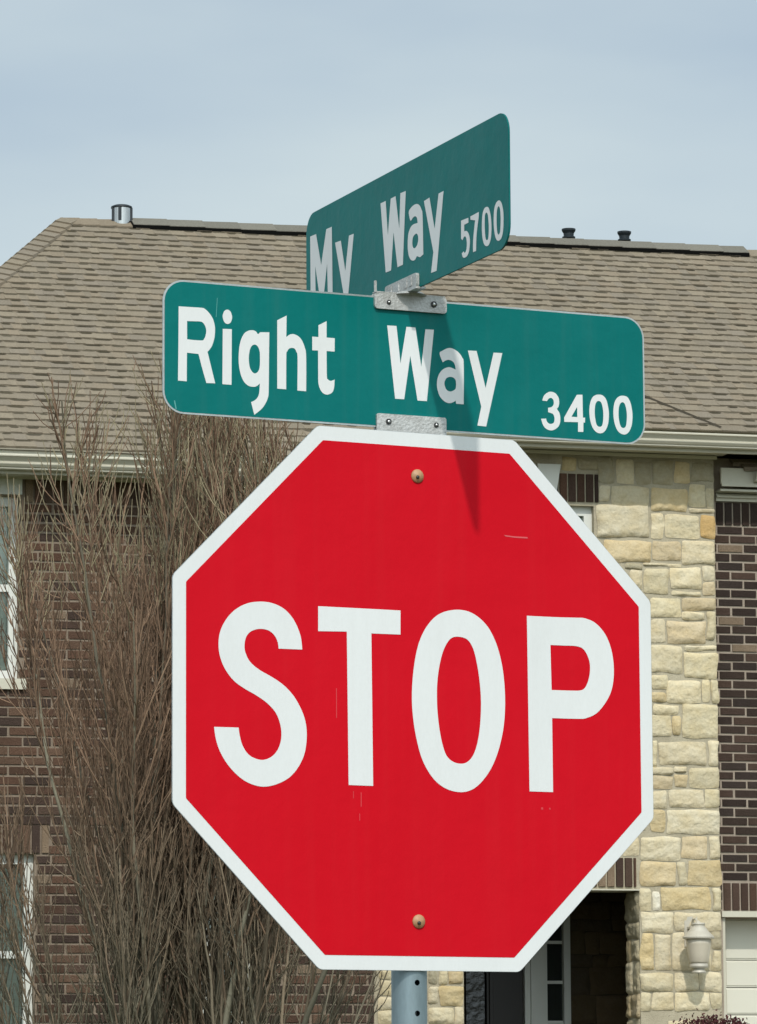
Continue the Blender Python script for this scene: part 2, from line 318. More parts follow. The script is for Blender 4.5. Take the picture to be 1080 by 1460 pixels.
# lettering outlines, traced in millimetres from each sign's centre (a third value marks a corner)
GLYPHS={
 'S':[
  ('S',[[[-219.6,75.4,1],[-222.9,99.0],[-234.3,123.3],[-251.1,140.9],[-272.1,150.2],[-296.1,152.5],[-322.5,147.8],[-345.4,135.2],[-362.1,116.6],[-371.7,96.0],[-373.8,73.2],[-369.6,52.5],[-360.1,34.0],[-345.5,17.6],[-326.8,5.8],[-303.9,-5.4],[-283.8,-17.9],[-268.4,-33.6],[-260.4,-53.1],[-258.8,-72.0],[-263.1,-89.2],[-272.7,-102.8],[-287.4,-110.9],[-302.0,-111.3],[-318.6,-104.3],[-329.9,-89.6],[-335.2,-72.8],[-337.3,-59.7,1],[-382.1,-60.1,1],[-378.8,-80.0],[-371.3,-100.4],[-358.1,-120.7],[-339.5,-138.9],[-318.7,-151.1],[-293.7,-156.4],[-268.7,-151.9],[-245.6,-140.6],[-228.7,-123.4],[-216.8,-101.0],[-212.1,-76.1],[-212.9,-51.4],[-220.0,-28.8],[-234.7,-4.6],[-253.6,13.7],[-274.5,26.2],[-299.6,38.4],[-316.3,51.0],[-324.7,65.9],[-326.3,79.1],[-323.0,92.5],[-314.2,101.7],[-299.5,106.5],[-282.7,105.0],[-271.0,96.8],[-265.1,85.6],[-263.5,75.0,1]]]),
  ('T',[[[-189.7,150.0,1],[-34.4,150.2,1],[-34.7,109.1,1],[-89.9,108.5,1],[-88.0,-149.1,1],[-134.0,-148.9,1],[-136.2,109.5,1],[-189.9,107.8,1]]]),
  ('O',[[[73.0,156.6],[103.2,152.3],[130.9,132.9],[149.3,102.7],[160.6,64.0],[165.3,22.8],[164.9,-18.4],[159.3,-55.7],[147.3,-93.1],[130.7,-122.3],[107.3,-145.6],[81.8,-154.5],[51.9,-150.1],[26.7,-133.7],[6.3,-103.8],[-5.7,-65.6],[-12.3,-25.0],[-13.4,15.7],[-8.5,60.9],[1.0,98.2],[17.3,127.6],[40.5,148.1]],[[74.9,110.5],[93.4,106.4],[104.9,90.4],[112.5,61.9],[117.3,29.2],[118.9,-3.7],[116.6,-40.8],[111.3,-69.7],[103.2,-90.4],[92.4,-102.3],[79.9,-106.3],[63.8,-103.2],[51.0,-92.2],[42.4,-68.0],[36.7,-35.5],[34.2,-2.9],[35.4,34.1],[41.3,67.1],[49.3,90.0],[61.0,106.2]]]),
  ('P',[[[209.9,152.8,1],[267.6,153.1],[305.7,154.0],[324.8,153.7],[346.2,145.9],[365.1,127.1],[376.7,100.3],[381.0,67.0],[377.2,35.5],[365.8,12.0],[346.4,-9.6],[324.8,-19.5],[308.1,-21.4],[257.4,-22.0,1],[257.7,-149.3,1],[211.6,-149.4,1]],[[255.6,104.2,1],[281.2,104.5],[307.4,104.4],[321.6,99.2],[331.0,83.7],[333.6,67.1],[330.5,48.2],[323.1,33.3],[312.6,27.9],[285.0,26.8],[257.0,26.5,1]]]),
 ],
 'R':[
  ('R',[[[-430.1,68.3,1],[-408.6,68.6],[-388.6,68.9],[-382.4,67.5],[-374.7,61.3],[-367.8,51.7],[-364.2,39.7],[-363.9,28.1],[-365.5,16.5],[-369.3,5.4],[-373.2,-0.7],[-377.5,-5.7,1],[-363.5,-58.4,1],[-379.7,-58.9,1],[-388.6,-29.9,1],[-394.0,-10.4,1],[-415.0,-9.8,1],[-415.3,-58.4,1],[-431.2,-58.3,1],[-430.5,4.6,1]],[[-414.8,44.3,1],[-402.5,44.7],[-390.9,45.2],[-385.5,43.2],[-381.4,37.0],[-379.8,29.9],[-381.4,21.1],[-384.0,15.9],[-387.1,13.2],[-402.4,12.8],[-414.7,13.2,1]]]),
  ('dot',[[[-341.3,69.3],[-336.1,67.1],[-333.0,60.8],[-332.7,54.3],[-335.3,47.6],[-340.7,44.6],[-346.1,46.8],[-349.2,53.1],[-349.7,58.8],[-346.9,66.3]]]),
  ('i',[[[-349.7,35.7,1],[-333.0,36.4,1],[-333.7,-59.0,1],[-350.4,-58.9,1]]]),
  ('g',[[[-263.9,36.0,1],[-264.5,-1.2],[-265.3,-63.7],[-266.7,-76.2],[-271.7,-87.5],[-279.3,-97.3],[-291.9,-107.4,1],[-297.7,-86.1,1],[-291.0,-82.5],[-286.0,-77.5],[-282.9,-69.5],[-281.7,-53.1,1],[-287.6,-58.2],[-294.3,-59.7],[-302.7,-58.4],[-310.2,-52.7],[-316.0,-42.2],[-319.7,-26.9],[-320.6,-11.4],[-319.3,5.9],[-315.9,20.1],[-310.1,30.7],[-302.5,35.9],[-294.1,37.3],[-288.3,35.4],[-284.9,31.4],[-281.1,34.8,1]],[[-290.8,12.9],[-285.8,10.6],[-282.1,3.0],[-281.3,-8.6],[-281.8,-24.3],[-284.5,-32.3],[-290.1,-36.5],[-295.1,-34.5],[-299.6,-27.8],[-301.6,-17.8],[-301.6,-6.9],[-299.6,4.1],[-295.9,10.6]]]),
  ('h',[[[-249.2,57.8,1],[-231.8,67.2,1],[-232.4,30.0,1],[-226.8,34.3],[-220.1,36.1],[-211.6,33.9],[-204.0,27.3],[-198.1,14.4],[-195.6,-1.1],[-195.8,-60.8,1],[-212.2,-60.6,1],[-211.7,-3.8],[-213.7,5.5],[-216.8,10.8],[-222.2,12.1],[-227.7,10.0],[-231.6,4.2],[-232.5,-2.1],[-233.0,-60.0,1],[-249.5,-59.8,1]]]),
  ('t',[[[-172.5,54.8,1],[-157.2,63.0,1],[-157.3,34.6,1],[-142.0,34.5,1],[-142.4,11.3,1],[-157.4,11.3,1],[-157.1,-31.4],[-155.0,-37.5],[-149.9,-39.8],[-142.6,-37.0,1],[-143.7,-50.9],[-147.5,-59.8],[-156.0,-63.9],[-163.6,-62.4],[-169.6,-55.8],[-172.9,-45.0],[-173.3,-26.2],[-173.4,11.0,1],[-184.2,10.7,1],[-184.2,34.3,1],[-172.6,34.3,1]]]),
  ('W',[[[-43.0,64.0,1],[-25.3,64.3,1],[-18.1,-0.5,1],[-6.4,64.2,1],[10.8,64.2,1],[21.5,-3.8,1],[29.8,62.5,1],[46.1,62.9,1],[31.7,-62.9,1],[13.9,-63.0,1],[0.6,14.1,1],[-11.5,-62.5,1],[-28.8,-62.6,1]]]),
  ('a',[[[56.6,22.1],[62.7,27.6],[72.8,32.5],[81.8,32.5],[93.0,26.7],[100.1,18.0],[102.9,5.9],[102.3,-63.8,1],[87.7,-63.7,1],[86.6,-58.3,1],[82.1,-61.4],[74.2,-63.6],[65.3,-61.1],[56.4,-52.5],[51.6,-38.5],[51.5,-26.3],[55.6,-13.7],[63.5,-5.0],[74.8,-0.6],[87.1,-4.0,1],[86.0,3.7],[82.0,9.6],[74.9,12.1],[68.1,10.6],[62.5,6.8,1]],[[77.3,-17.4],[83.6,-19.0],[87.4,-23.9],[87.3,-36.1],[83.4,-40.5],[76.7,-43.0],[69.9,-40.8],[66.0,-33.5],[66.0,-26.3],[70.1,-19.9]]]),
  ('y',[[[111.1,31.1,1],[128.0,31.6,1],[144.8,-32.3,1],[160.8,30.9,1],[177.8,31.2,1],[145.3,-99.9,1],[128.3,-99.3,1],[136.1,-65.7,1]]]),
  ('3',[[[254.9,-47.1,1],[258.1,-38.9],[264.7,-32.7],[272.1,-30.5],[280.4,-32.4],[286.7,-39.5],[288.1,-48.6],[286.5,-56.2],[283.7,-60.2],[287.9,-66.1],[290.0,-75.1],[288.9,-85.1],[284.2,-92.9],[274.0,-98.5],[263.9,-97.5],[256.6,-91.3],[252.1,-79.5,1],[261.9,-78.5,1],[264.0,-84.2],[268.6,-87.2],[273.2,-87.0],[277.3,-84.2],[278.5,-77.5],[276.7,-70.9],[272.5,-68.4],[266.1,-67.1,1],[266.2,-59.2,1],[272.7,-57.6],[277.0,-52.6],[277.0,-46.0],[274.7,-42.5],[271.0,-41.4],[267.3,-43.3],[264.1,-47.7,1]]]),
  ('4',[[[323.0,-32.5,1],[334.1,-31.7,1],[334.5,-72.2,1],[338.8,-72.0,1],[338.5,-80.8,1],[335.3,-81.0,1],[334.9,-97.6,1],[324.5,-97.9,1],[324.8,-80.9,1],[297.7,-82.1,1],[297.4,-74.6,1]],[[323.3,-53.8,1],[311.9,-72.0,1],[323.4,-72.1,1]]]),
  ('0',[[[365.9,-29.3],[374.2,-30.4],[380.7,-36.7],[384.3,-48.2],[386.1,-62.3],[384.4,-79.1],[379.9,-90.2],[374.3,-96.1],[367.7,-98.0],[360.3,-96.0],[353.8,-89.4],[349.3,-78.0],[347.3,-63.9],[348.2,-49.7],[351.7,-38.6],[357.4,-32.0]],[[365.7,-40.7],[370.3,-42.4],[373.1,-48.9],[374.8,-59.6],[374.8,-69.7],[373.5,-79.8],[371.2,-84.9],[366.9,-86.5],[362.7,-84.6],[360.1,-79.0],[358.4,-69.1],[358.0,-59.1],[359.1,-49.0],[361.6,-43.0]]]),
  ('0',[[[413.0,-28.2],[422.0,-29.4],[427.6,-35.8],[431.2,-46.8],[433.0,-60.9],[431.6,-77.8],[427.3,-88.9],[421.6,-95.2],[415.4,-97.1],[407.9,-95.2],[401.5,-88.9],[396.9,-77.5],[394.9,-63.4],[395.7,-49.1],[399.0,-38.0],[405.1,-30.9]],[[412.9,-39.9],[417.1,-41.5],[419.9,-48.4],[421.6,-58.3],[421.6,-68.4],[420.4,-78.5],[418.4,-83.6],[414.2,-85.6],[410.0,-83.8],[407.2,-77.6],[405.5,-67.7],[405.3,-58.5],[406.4,-48.4],[409.1,-42.4]]]),
 ],
 'M':[
  ('M',[[[-437.5,72.2,1],[-407.8,71.4,1],[-383.0,9.7,1],[-357.0,70.4,1],[-329.6,69.7,1],[-327.0,-50.9,1],[-350.4,-51.4,1],[-353.7,6.2,1],[-371.3,-51.3,1],[-389.7,-50.9,1],[-412.8,13.2,1],[-410.8,-50.6,1],[-436.0,-50.5,1]]]),
  ('y',[[[-313.9,37.4,1],[-286.0,36.0,1],[-264.9,-22.8,1],[-246.3,37.5,1],[-223.5,36.5,1],[-258.1,-95.8,1],[-281.1,-95.1,1],[-274.8,-61.3,1]]]),
  ('W',[[[-96.4,66.1,1],[-72.2,65.8,1],[-63.3,3.4,1],[-49.1,65.3,1],[-26.8,65.3,1],[-10.8,4.7,1],[-4.9,66.0,1],[19.7,65.2,1],[4.4,-61.8,1],[-20.0,-61.6,1],[-37.0,3.4,1],[-49.5,-61.9,1],[-74.1,-61.2,1]]]),
  ('a',[[[32.6,25.8],[44.6,31.5],[62.3,33.3],[78.2,29.3],[89.2,19.0],[94.3,5.5],[96.3,-60.8,1],[81.4,-63.0,1],[67.1,-58.4,1],[59.0,-63.1],[47.8,-62.7],[36.7,-57.1],[29.5,-47.0],[26.8,-31.5],[29.4,-14.4],[37.6,-4.7],[50.5,-0.3],[71.9,-1.3,1],[69.8,6.6],[65.1,11.0],[58.7,12.7],[50.7,11.6],[41.0,8.4],[36.3,13.7,1]],[[64.6,-18.6],[72.5,-23.3],[74.0,-31.7],[69.0,-39.5],[57.8,-42.9],[49.9,-38.9],[47.8,-30.4],[51.7,-21.8]]]),
  ('y',[[[100.5,31.1,1],[125.2,32.4,1],[146.7,-25.8,1],[165.0,31.2,1],[186.8,31.5,1],[154.1,-100.0,1],[129.7,-99.2,1],[140.4,-65.3,1]]]),
  ('5',[[[260.9,-34.2,1],[291.8,-35.1,1],[292.1,-43.6,1],[274.1,-43.8,1],[274.3,-55.1,1],[283.2,-55.9],[291.3,-61.2],[296.9,-70.7],[297.4,-81.1],[293.4,-92.5],[285.8,-98.6],[275.3,-99.9],[267.1,-97.5],[262.6,-90.5,1],[270.8,-88.3,1],[274.3,-91.3],[279.0,-90.8],[283.3,-85.0],[284.4,-75.8],[281.8,-67.8],[277.2,-64.1],[271.3,-64.9],[266.5,-68.7,1],[260.3,-64.7,1]]]),
  ('7',[[[300.0,-34.8,1],[335.9,-33.9,1],[335.8,-40.9,1],[325.9,-70.7],[323.0,-97.6,1],[310.3,-97.1,1],[310.6,-80.8],[314.5,-62.9],[320.0,-45.2,1],[301.0,-40.6,1]]]),
  ('0',[[[368.2,-31.9],[376.1,-34.8],[381.7,-42.4],[386.0,-53.5],[387.9,-69.6],[385.7,-85.8],[380.5,-94.1],[373.6,-97.9],[364.4,-97.1],[356.5,-92.3],[350.6,-81.9],[347.9,-67.4],[348.7,-50.8],[351.9,-39.4],[359.0,-32.8]],[[366.4,-41.3],[372.0,-44.7],[375.0,-54.1],[376.5,-66.5],[375.8,-79.3],[373.4,-86.3],[368.8,-88.0],[364.2,-85.4],[361.4,-77.5],[360.1,-64.2],[360.2,-52.1],[361.7,-44.1]]]),
  ('0',[[[417.1,-30.9],[426.1,-34.1],[432.7,-42.3],[436.9,-55.1],[437.2,-69.9],[435.1,-84.2],[430.3,-93.5],[422.4,-97.9],[413.3,-97.6],[405.5,-92.4],[400.1,-82.1],[397.0,-67.7],[397.4,-52.9],[399.9,-41.4],[406.9,-33.5]],[[416.9,-40.6],[422.0,-43.9],[424.5,-51.8],[425.6,-64.0],[424.4,-76.7],[422.0,-85.4],[416.9,-87.7],[412.5,-85.0],[410.0,-76.6],[408.9,-64.4],[409.9,-51.7],[412.3,-43.8]]]),
 ],
}

# ------------------------------------------------------------------ the sign post and its signs
def dense(pts):
    """traced contour -> polygon: straight between two corners, Catmull-Rom through the soft points"""
    n = len(pts); out = []
    for i in range(n):
        p0, p1, p2, p3 = pts[i-1], pts[i], pts[(i+1) % n], pts[(i+2) % n]
        c1, c2 = len(p1) > 2, len(p2) > 2
        out.append((p1[0], p1[1]))
        if c1 and c2: continue
        if c1: p0 = p1
        if c2: p3 = p2
        for k in range(1, 6):
            t = k/6
            q = []
            for a in (0, 1):
                m1, m2 = (p2[a]-p0[a])*.5, (p3[a]-p1[a])*.5
                q.append((2*t**3-3*t*t+1)*p1[a]+(t**3-2*t*t+t)*m1+(-2*t**3+3*t*t)*p2[a]+(t**3-t*t)*m2)
            out.append(tuple(q))
    return out


def sheet_mesh(contours, y):
    """filled flat lettering (with its counters) at depth y, in metres"""
    cu = bpy.data.curves.new('outline', 'CURVE')
    cu.dimensions = '2D'; cu.fill_mode = 'BOTH'
    for c in contours:
        sp = cu.splines.new('POLY'); sp.points.add(len(c)-1); sp.use_cyclic_u = True
        for q, (x, z) in zip(sp.points, c): q.co = (x, z, 0, 1)
    o = bpy.data.objects.new('outline', cu); COL.objects.link(o)
    me = bpy.data.meshes.new_from_object(o.evaluated_get(bpy.context.evaluated_depsgraph_get()))
    V = [(v.co.x, y, v.co.y) for v in me.vertices]; F = [tuple(p.vertices) for p in me.polygons]
    bpy.data.objects.remove(o); bpy.data.curves.remove(cu); bpy.data.meshes.remove(me)
    return V, F


def lettering(key, y, m, parent):
    """one mesh per word or number"""
    for name, n0, n1 in {'S': [('word', 0, 4)], 'R': [('word', 0, 6), ('word', 6, 9), ('number', 9, 13)], 'M': [('word', 0, 2), ('word', 2, 5), ('number', 5, 9)]}[key]:
        b = MB()
        for _, cs in GLYPHS[key][n0:n1]:
            V, F = sheet_mesh([[(x/1000, z/1000) for x, z in dense(c)] for c in cs], y)
            b.faces(V, F)
        b.build(name, m, parent)


def rounded(poly, r, seg=6):
    out = []
    n = len(poly)
    for i in range(n):
        p, a, b = Vector(poly[i]), Vector(poly[i-1]), Vector(poly[(i+1) % n])
        da, db = (a-p).normalized(), (b-p).normalized()
        ang = da.angle(db); d = r/tan(ang/2)
        c = p+(da+db).normalized()*(r/sin(ang/2))
        s, e = p+da*d-c, p+db*d-c
        tot = s.angle(e)
        sgn = 1 if (s.x*e.y-s.y*e.x) > 0 else -1
        for k in range(seg+1):
            t = sgn*tot*k/seg
            out.append((c.x+s.x*cos(t)-s.y*sin(t), c.y+s.x*sin(t)+s.y*cos(t)))
    return out


def rect(x0, x1, z0, z1): return [(x0, z0), (x1, z0), (x1, z1), (x0, z1)]


def octagon(h):
    t = h*tan(pi/8)
    return [(-t, h), (t, h), (h, t), (h, -t), (t, -h), (-t, -h), (-h, -t), (-h, t)][::-1]


def basis(yaw): return Vector((cos(yaw), sin(yaw), 0)), Vector((sin(yaw), -cos(yaw), 0))


STOP_C, STOP_YAW = Vector((0.0665, 7.4239, 0.7171+CAM_H)), 0.46996
RW_C, RW_YAW = Vector((0.0547, 7.4549, 1.2991+CAM_H)), 0.43938
MW_C, MW_YAW = Vector((0.0446, 7.4706, 1.5368+CAM_H)), -1.18515
sr_, sn_ = basis(STOP_YAW)
AXIS = STOP_C - sn_*0.0345 - sr_*0.004
POST_TOP = RW_C.z-0.128

# post: a hollow round tube with a real row of drilled holes down its front
post_b = MB()
post_b.lathe([(.0285, 0), (.0302, 0), (.0302, POST_TOP), (.0285, POST_TOP)], seg=64)
post_b.f = post_b.f[:-2]; post_b.c = post_b.c[:-2]; post_b.m = post_b.m[:-2]
for k in range(64):      # close the inner wall
    a, b_ = 4*k, 4*((k+1) % 64)
    post_b.f.append((a+3, a, b_, b_+3)); post_b.c.append((1, 1, 1)); post_b.m.append(0)
post = post_b.build('sign_post', M['galv'], smooth=True, weld=True)
post.location = (AXIS.x, AXIS.y, 0); post.rotation_euler = (0, 0, STOP_YAW)
tag(post, 'round grey galvanised steel post with a row of drilled holes, carrying the red octagon', 'sign post')
cut = MB()
zh = STOP_C.z-0.4768
while zh > 0.2:
    cut.lathe([(.0050, -.045), (.0050, -.012)], (0.0, 0, zh), 14, 'y')
    zh -= 0.0514
cutter = cut.build('cutter', M['galv'], weld=True)
cutter.location = post.location; cutter.rotation_euler = post.rotation_euler
md = post.modifiers.new('holes', 'BOOLEAN'); md.object = cutter; md.operation = 'DIFFERENCE'; md.solver = 'EXACT'
bpy.context.view_layer.update()
me2 = bpy.data.meshes.new_from_object(post.evaluated_get(bpy.context.evaluated_depsgraph_get()))
post.modifiers.clear()
if len(me2.polygons) > 64: post.data = me2
bpy.data.objects.remove(cutter)
for p in post.data.polygons: p.use_smooth = True
try: post.data.set_sharp_from_angle(angle=radians(40))
except Exception: pass

# stop sign
stop = empty('stop_sign', 'red octagonal sign with white border reading STOP on the round post', 'stop sign', STOP_C, STOP_YAW)
b = MB(); b.prism(rounded(octagon(.4572), .016, 4), 0.0, .0022); b.build('sign_plate', M['alu'], stop)
b = MB(); b.face([(x, -.0003, z) for x, z in rounded(octagon(.4566), .016, 4)]); b.build('white_border', M['white'], stop)
b = MB(); b.face([(x, -.0007, z) for x, z in rounded(octagon(.4328), .004, 3)]); b.build('red_field', M['red'], stop)
lettering('S', -.0011, M['white'], stop)
b = MB()    # scuffs in the sheeting
b.face([(.1665, -.0010, .2905), (.170, -.0010, .2880), (.190, -.0010, .2868), (.2135, -.0010, .2870), (.2125, -.0010, .2895), (.188, -.0010, .2893)])
b.build('scuff', M['scratch'], stop)
for x, z, w_, h_ in ((-.1106, -.1725, .0016, .024), (-.1135, -.202, .0013, .012), (-.156, -.012, .0014, .05), (-.125, -.165, .0011, .012), (.236, -.178, .004, .004), (.251, -.178, .003, .003)):
    b = MB(); b.face([(x-w_/2, -.0010, z-h_/2), (x+w_/2, -.0010, z-h_/2), (x+w_/2, -.0010, z+h_/2), (x-w_/2, -.0010, z+h_/2)])
    b.build('scuff', M['faint_scratch'], stop)
for z, x in ((.3823, -.0005), (-.3748, -.0035)):
    b = MB()
    b.lathe([(.0002, -.0075), (.0045, -.0072), (.0075, -.0052), (.0108, -.0038), (.0118, -.0020), (.0120, -.0008)], (x, 0, z), 24, 'y')
    bo = b.build('bolt', M['tan_nylon'], stop, smooth=True)
    b = MB()
    b.lathe([(.0001, -.0088), (.0028, -.0086), (.0034, -.0070)], (x-.0022, 0, z-.0025), 10, 'y')
    b.build('bolt_end', M['steel_dark'], bo, smooth=True)


def blade(name, label, c, yaw, key, inset, group):
    t = empty(name, label, 'street sign', c, yaw, group)
    w, h = .4584, .1140
    b = MB(); b.prism(rounded(rect(-w, w, -h, h), .038, 8), -.0012, .0012)
    b.build('blade_edge', M['alu'] if inset else M['green'], t)
    b = MB()
    b.face([(x, -.0016, z) for x, z in rounded(rect(-w+inset, w-inset, -h+inset, h-inset), .038-inset, 8)])
    b.face([(x, .0016, z) for x, z in reversed(rounded(rect(-w+inset, w-inset, -h+inset, h-inset), .038-inset, 8))])
    b.build('green_face', M['green'], t)
    lettering(key, -.0020, M['white'], t)
    return t


rw = blade('street_sign', 'green street sign reading Right Way 3400, facing the viewer just above the red octagon', RW_C, RW_YAW, 'R', .0030, 'street name blades on the post')
b = MB(); b.face([(-.4385, -.0019, -.0925), (-.4365, -.0019, -.0925), (-.4335, -.0019, -.1070), (-.4355, -.0019, -.1072)])
b.build('scuff', M['scratch_teal'], rw); b = MB()
b.face([(-.360, -.0019, .088), (-.3592, -.0019, .088), (-.3612, -.0019, .055), (-.3622, -.0019, .055)])
b.build('scuff', M['scratch_teal'], rw)
mw = blade('street_sign', 'dark green street sign reading My Way 5700, crosswise and topmost on the post', MW_C, MW_YAW, 'M', .0, 'street name blades on the post')


def screw(parent, x, y, z, r=.0052):
    b = MB(); b.lathe([(r, y), (r, y-.0016), (r*.72, y-.0018), (r*.70, y-.0008)], (x, 0, z), 18, 'y'); s = b.build('screw', M['steel_dark'], parent)
    b = MB(); b.lathe([(.0003, y-.0034), (r*.45, y-.0030), (r*.62, y-.0010)], (x, 0, z), 14, 'y'); b.build('screw_tip', M['steel_bright'], s, smooth=True)


# lower bracket: cap on the post top gripping the bottom edge of the front blade
lb = empty('sign_bracket', 'grey cast bracket gripping the bottom edge of the front green blade, above the octagon', 'bracket', RW_C, RW_YAW, 'sign brackets')
b = MB()
b.prism(rounded(rect(-.0655, .0665, -.128, -.0905), .0035, 4), -.0068, -.0024)
b.prism(rounded(rect(-.0655, .0665, -.128, -.0905), .0035, 4), .0024, .0068)
b.box(-.0655, .0665, -.0068, .0068, -.134, -.1285)
b.build('clamp_plate', M['cast'], lb)
b = MB(); off = lb.matrix_basis.inverted() @ Vector((AXIS.x, AXIS.y, RW_C.z))
b.lathe([(.0306, -.19), (.0318, -.188), (.0318, -.140), (.028, -.1345), (.012, -.1340)], (off.x, off.y, 0), 32); b.build('post_cap', M['cast'], lb, smooth=True)
screw(lb, -.0437, -.0068, -.104); screw(lb, .0468, -.0068, -.1043, .0044)

# upper cross bracket: channel over the front blade's top edge, hub, and a channel for the crosswise blade
cb = empty('sign_bracket', 'grey cast cross bracket joining the two green blades at right angles', 'bracket', RW_C, RW_YAW, 'sign brackets')
b = MB()
for y0, y1 in ((-.0075, -.0024), (.0024, .0075)):
    b.prism(rounded(rect(-.0685, .0685, .0915, .1195), .006, 5), y0, y1)
b.box(-.0660, .0660, -.0075, .0075, .1198, .1215)
b.prism(rounded(rect(-.0640, -.0600, .1155, .1420), .0015, 3), .0030, .0060)
b.build('clamp_channel', M['cast'], cb)
b = MB(); b.lathe([(.030, .1190), (.026, .1215), (.0235, .1235)], (0, 0, 0), 28); b.build('hub', M['cast'], cb, smooth=True)
screw(cb, .0433, -.0075, .1060, .0056); screw(cb, -.0424, -.0075, .1035, .0040)
rel = cb.matrix_basis.inverted() @ (Matrix.Translation(MW_C) @ Matrix.Rotation(MW_YAW, 4, 'Z'))
b = MB()
for y0, y1 in ((-.0080, -.0022), (.0022, .0080)):
    b.prism(rounded(rect(-.0640, .0780, -.1130, -.0890), .005, 4), y0, y1)
b.box(-.0640, .0790, -.0090, .0090, -.1165, -.1132)
for x in (-.040, -.006, .030, .052):
    b.box(x-.007, x+.007, -.0092, -.0080, -.1085, -.0940)
b.v = [tuple(rel @ Vector(v)) for v in b.v]
o = b.build('cross_channel', M['cast'], cb)

# stones of the entry block that can be told apart: left, bottom, right, top (mm), tone
STONES=[(1740,6256,1885,6350,3),(1604,6251,1722,6362,1),(2618,6202,2789,6346,3),(2488,6188,2607,6350,1),(2178,6170,2304,6340,3),(1891,6169,2012,6364,3),(2312,6167,2477,6358,3),(2032,6166,2167,6355,0),(1895,6028,1984,6157,0),(2598,6012,2725,6179,0),(2733,6011,2793,6158,0),(1991,6004,2288,6152,0),(2297,5971,2586,6145,1),(2604,5964,2792,6002,0),(2684,5778,2799,5954,2),(2404,5772,2675,5949,0),(1873,5767,2281,6013,0),(2296,5759,2393,5959,0),(2305,5602,2528,5751,4),(1921,5582,2296,5747,4),(2536,5579,2792,5758,0),(2236,5559,2528,5581,0),(2090,5531,2226,5570,3),(2695,5467,2791,5570,0),(2440,5395,2686,5557,0),(2123,5383,2224,5522,0),(2233,5348,2430,5544,0),(2694,5344,2789,5458,4),(2447,5342,2685,5382,0),(2529,5235,2799,5331,4),(2275,5176,2522,5325,0),(2528,5164,2711,5224,0),(2717,5021,2790,5227,0),(2406,4986,2708,5154,4),(2281,4984,2397,5164,0),(2541,4935,2794,4977,0),(2278,4765,2527,4973,0),(2537,4730,2802,4923,0),(2284,4640,2419,4753,0),(2745,4549,2803,4724,0),(2675,4548,2737,4719,0),(2401,4546,2667,4713,0),(2285,4541,2392,4629,1),(2289,4459,2488,4531,0),(2440,4298,2508,4452,1),(2517,4286,2800,4535,0),(2279,4285,2431,4449,0),(2714,4084,2798,4273,0),(2331,4083,2702,4257,0),(2276,4058,2321,4266,0),(2455,4025,2555,4073,0),(2273,4014,2447,4070,0),(2450,3922,2553,4019,4),(2563,3918,2799,4071,0),(2273,3905,2442,4005,4),(2404,3769,2676,3906,0),(2685,3768,2800,3910,0),(2271,3762,2392,3894,0),(2252,3595,2376,3754,1),(2385,3572,2796,3756,0),(2045,3406,2170,3554,0),(2501,3392,2699,3559,4),(2711,3388,2797,3564,0),(2181,3380,2494,3555,0),(2543,3198,2807,3386,1),(2461,3196,2533,3373,0),(2170,3190,2451,3371,4),(2730,3020,2801,3191,0),(2335,3019,2719,3188,1),(2265,3010,2326,3156,5),(2167,3009,2258,3180,0),(2438,2864,2798,3007,0),(2173,2851,2429,3002,0),(2719,2728,2796,2857,3),(186,2583,303,2637,4),(2283,2582,2404,2845,0),(2171,2576,2272,2841,1),(2720,2573,2793,2722,0),(2603,2570,2708,2853,0),(2415,2569,2592,2852,0),(308,2521,556,2638,0),(194,2508,301,2579,0),(561,2474,627,2580,3),(635,2470,704,2580,0),(709,2470,825,2581,4),(2619,2428,2794,2566,0),(2167,2427,2422,2561,0),(2431,2424,2610,2562,0),(307,2412,433,2515,0),(438,2412,555,2516,0),(190,2390,300,2503,0),(560,2323,635,2464,0),(643,2310,826,2463,1),(2702,2296,2792,2421,0),(2165,2287,2247,2417,0),(185,2286,300,2385,0),(2429,2280,2693,2421,0),(2256,2279,2420,2420,0),(181,2178,299,2281,0),(563,2178,747,2305,0),(754,2178,824,2302,0)]

# ------------------------------------------------------------------ the house (own axes: u along the front, v into the house, z up)
house = empty('brick_house', 'two-storey brown brick and cream stone house with grey-brown shingle roof behind the signs', 'house', (0, 31.0, 0), 0.255)
HR = random.Random(4)
ZG = 0.50
M_ = .55
V_E, Z_E = -.45, 6.0468
V_R = 4.45


def zr(v): return Z_E+M_*(v-V_E)


BR = [(.135, .076, .052), (.112, .065, .045), (.152, .088, .060), (.088, .056, .043), (.165, .102, .070), (.120, .078, .058), (.074, .050, .040)]
BD = [(.064, .044, .035), (.078, .051, .040), (.052, .036, .030), (.090, .058, .044), (.056, .041, .035)]


def jit(c, a=.12):
    k = 1+HR.uniform(-a, a)
    return (c[0]*k, c[1]*k, c[2]*k)


def cut_rects(u0, u1, z0, z1, holes):
    us = sorted({u0, u1, *[min(max(h[k], u0), u1) for h in holes for k in (0, 1)]})
    zs = sorted({z0, z1, *[min(max(h[k], z0), z1) for h in holes for k in (2, 3)]})
    for a, b_ in zip(us, us[1:]):
        for c, d in zip(zs, zs[1:]):
            m, n = (a+b_)/2, (c+d)/2
            if not any(h[0] < m < h[1] and h[2] < n < h[3] for h in holes): yield a, b_, c, d


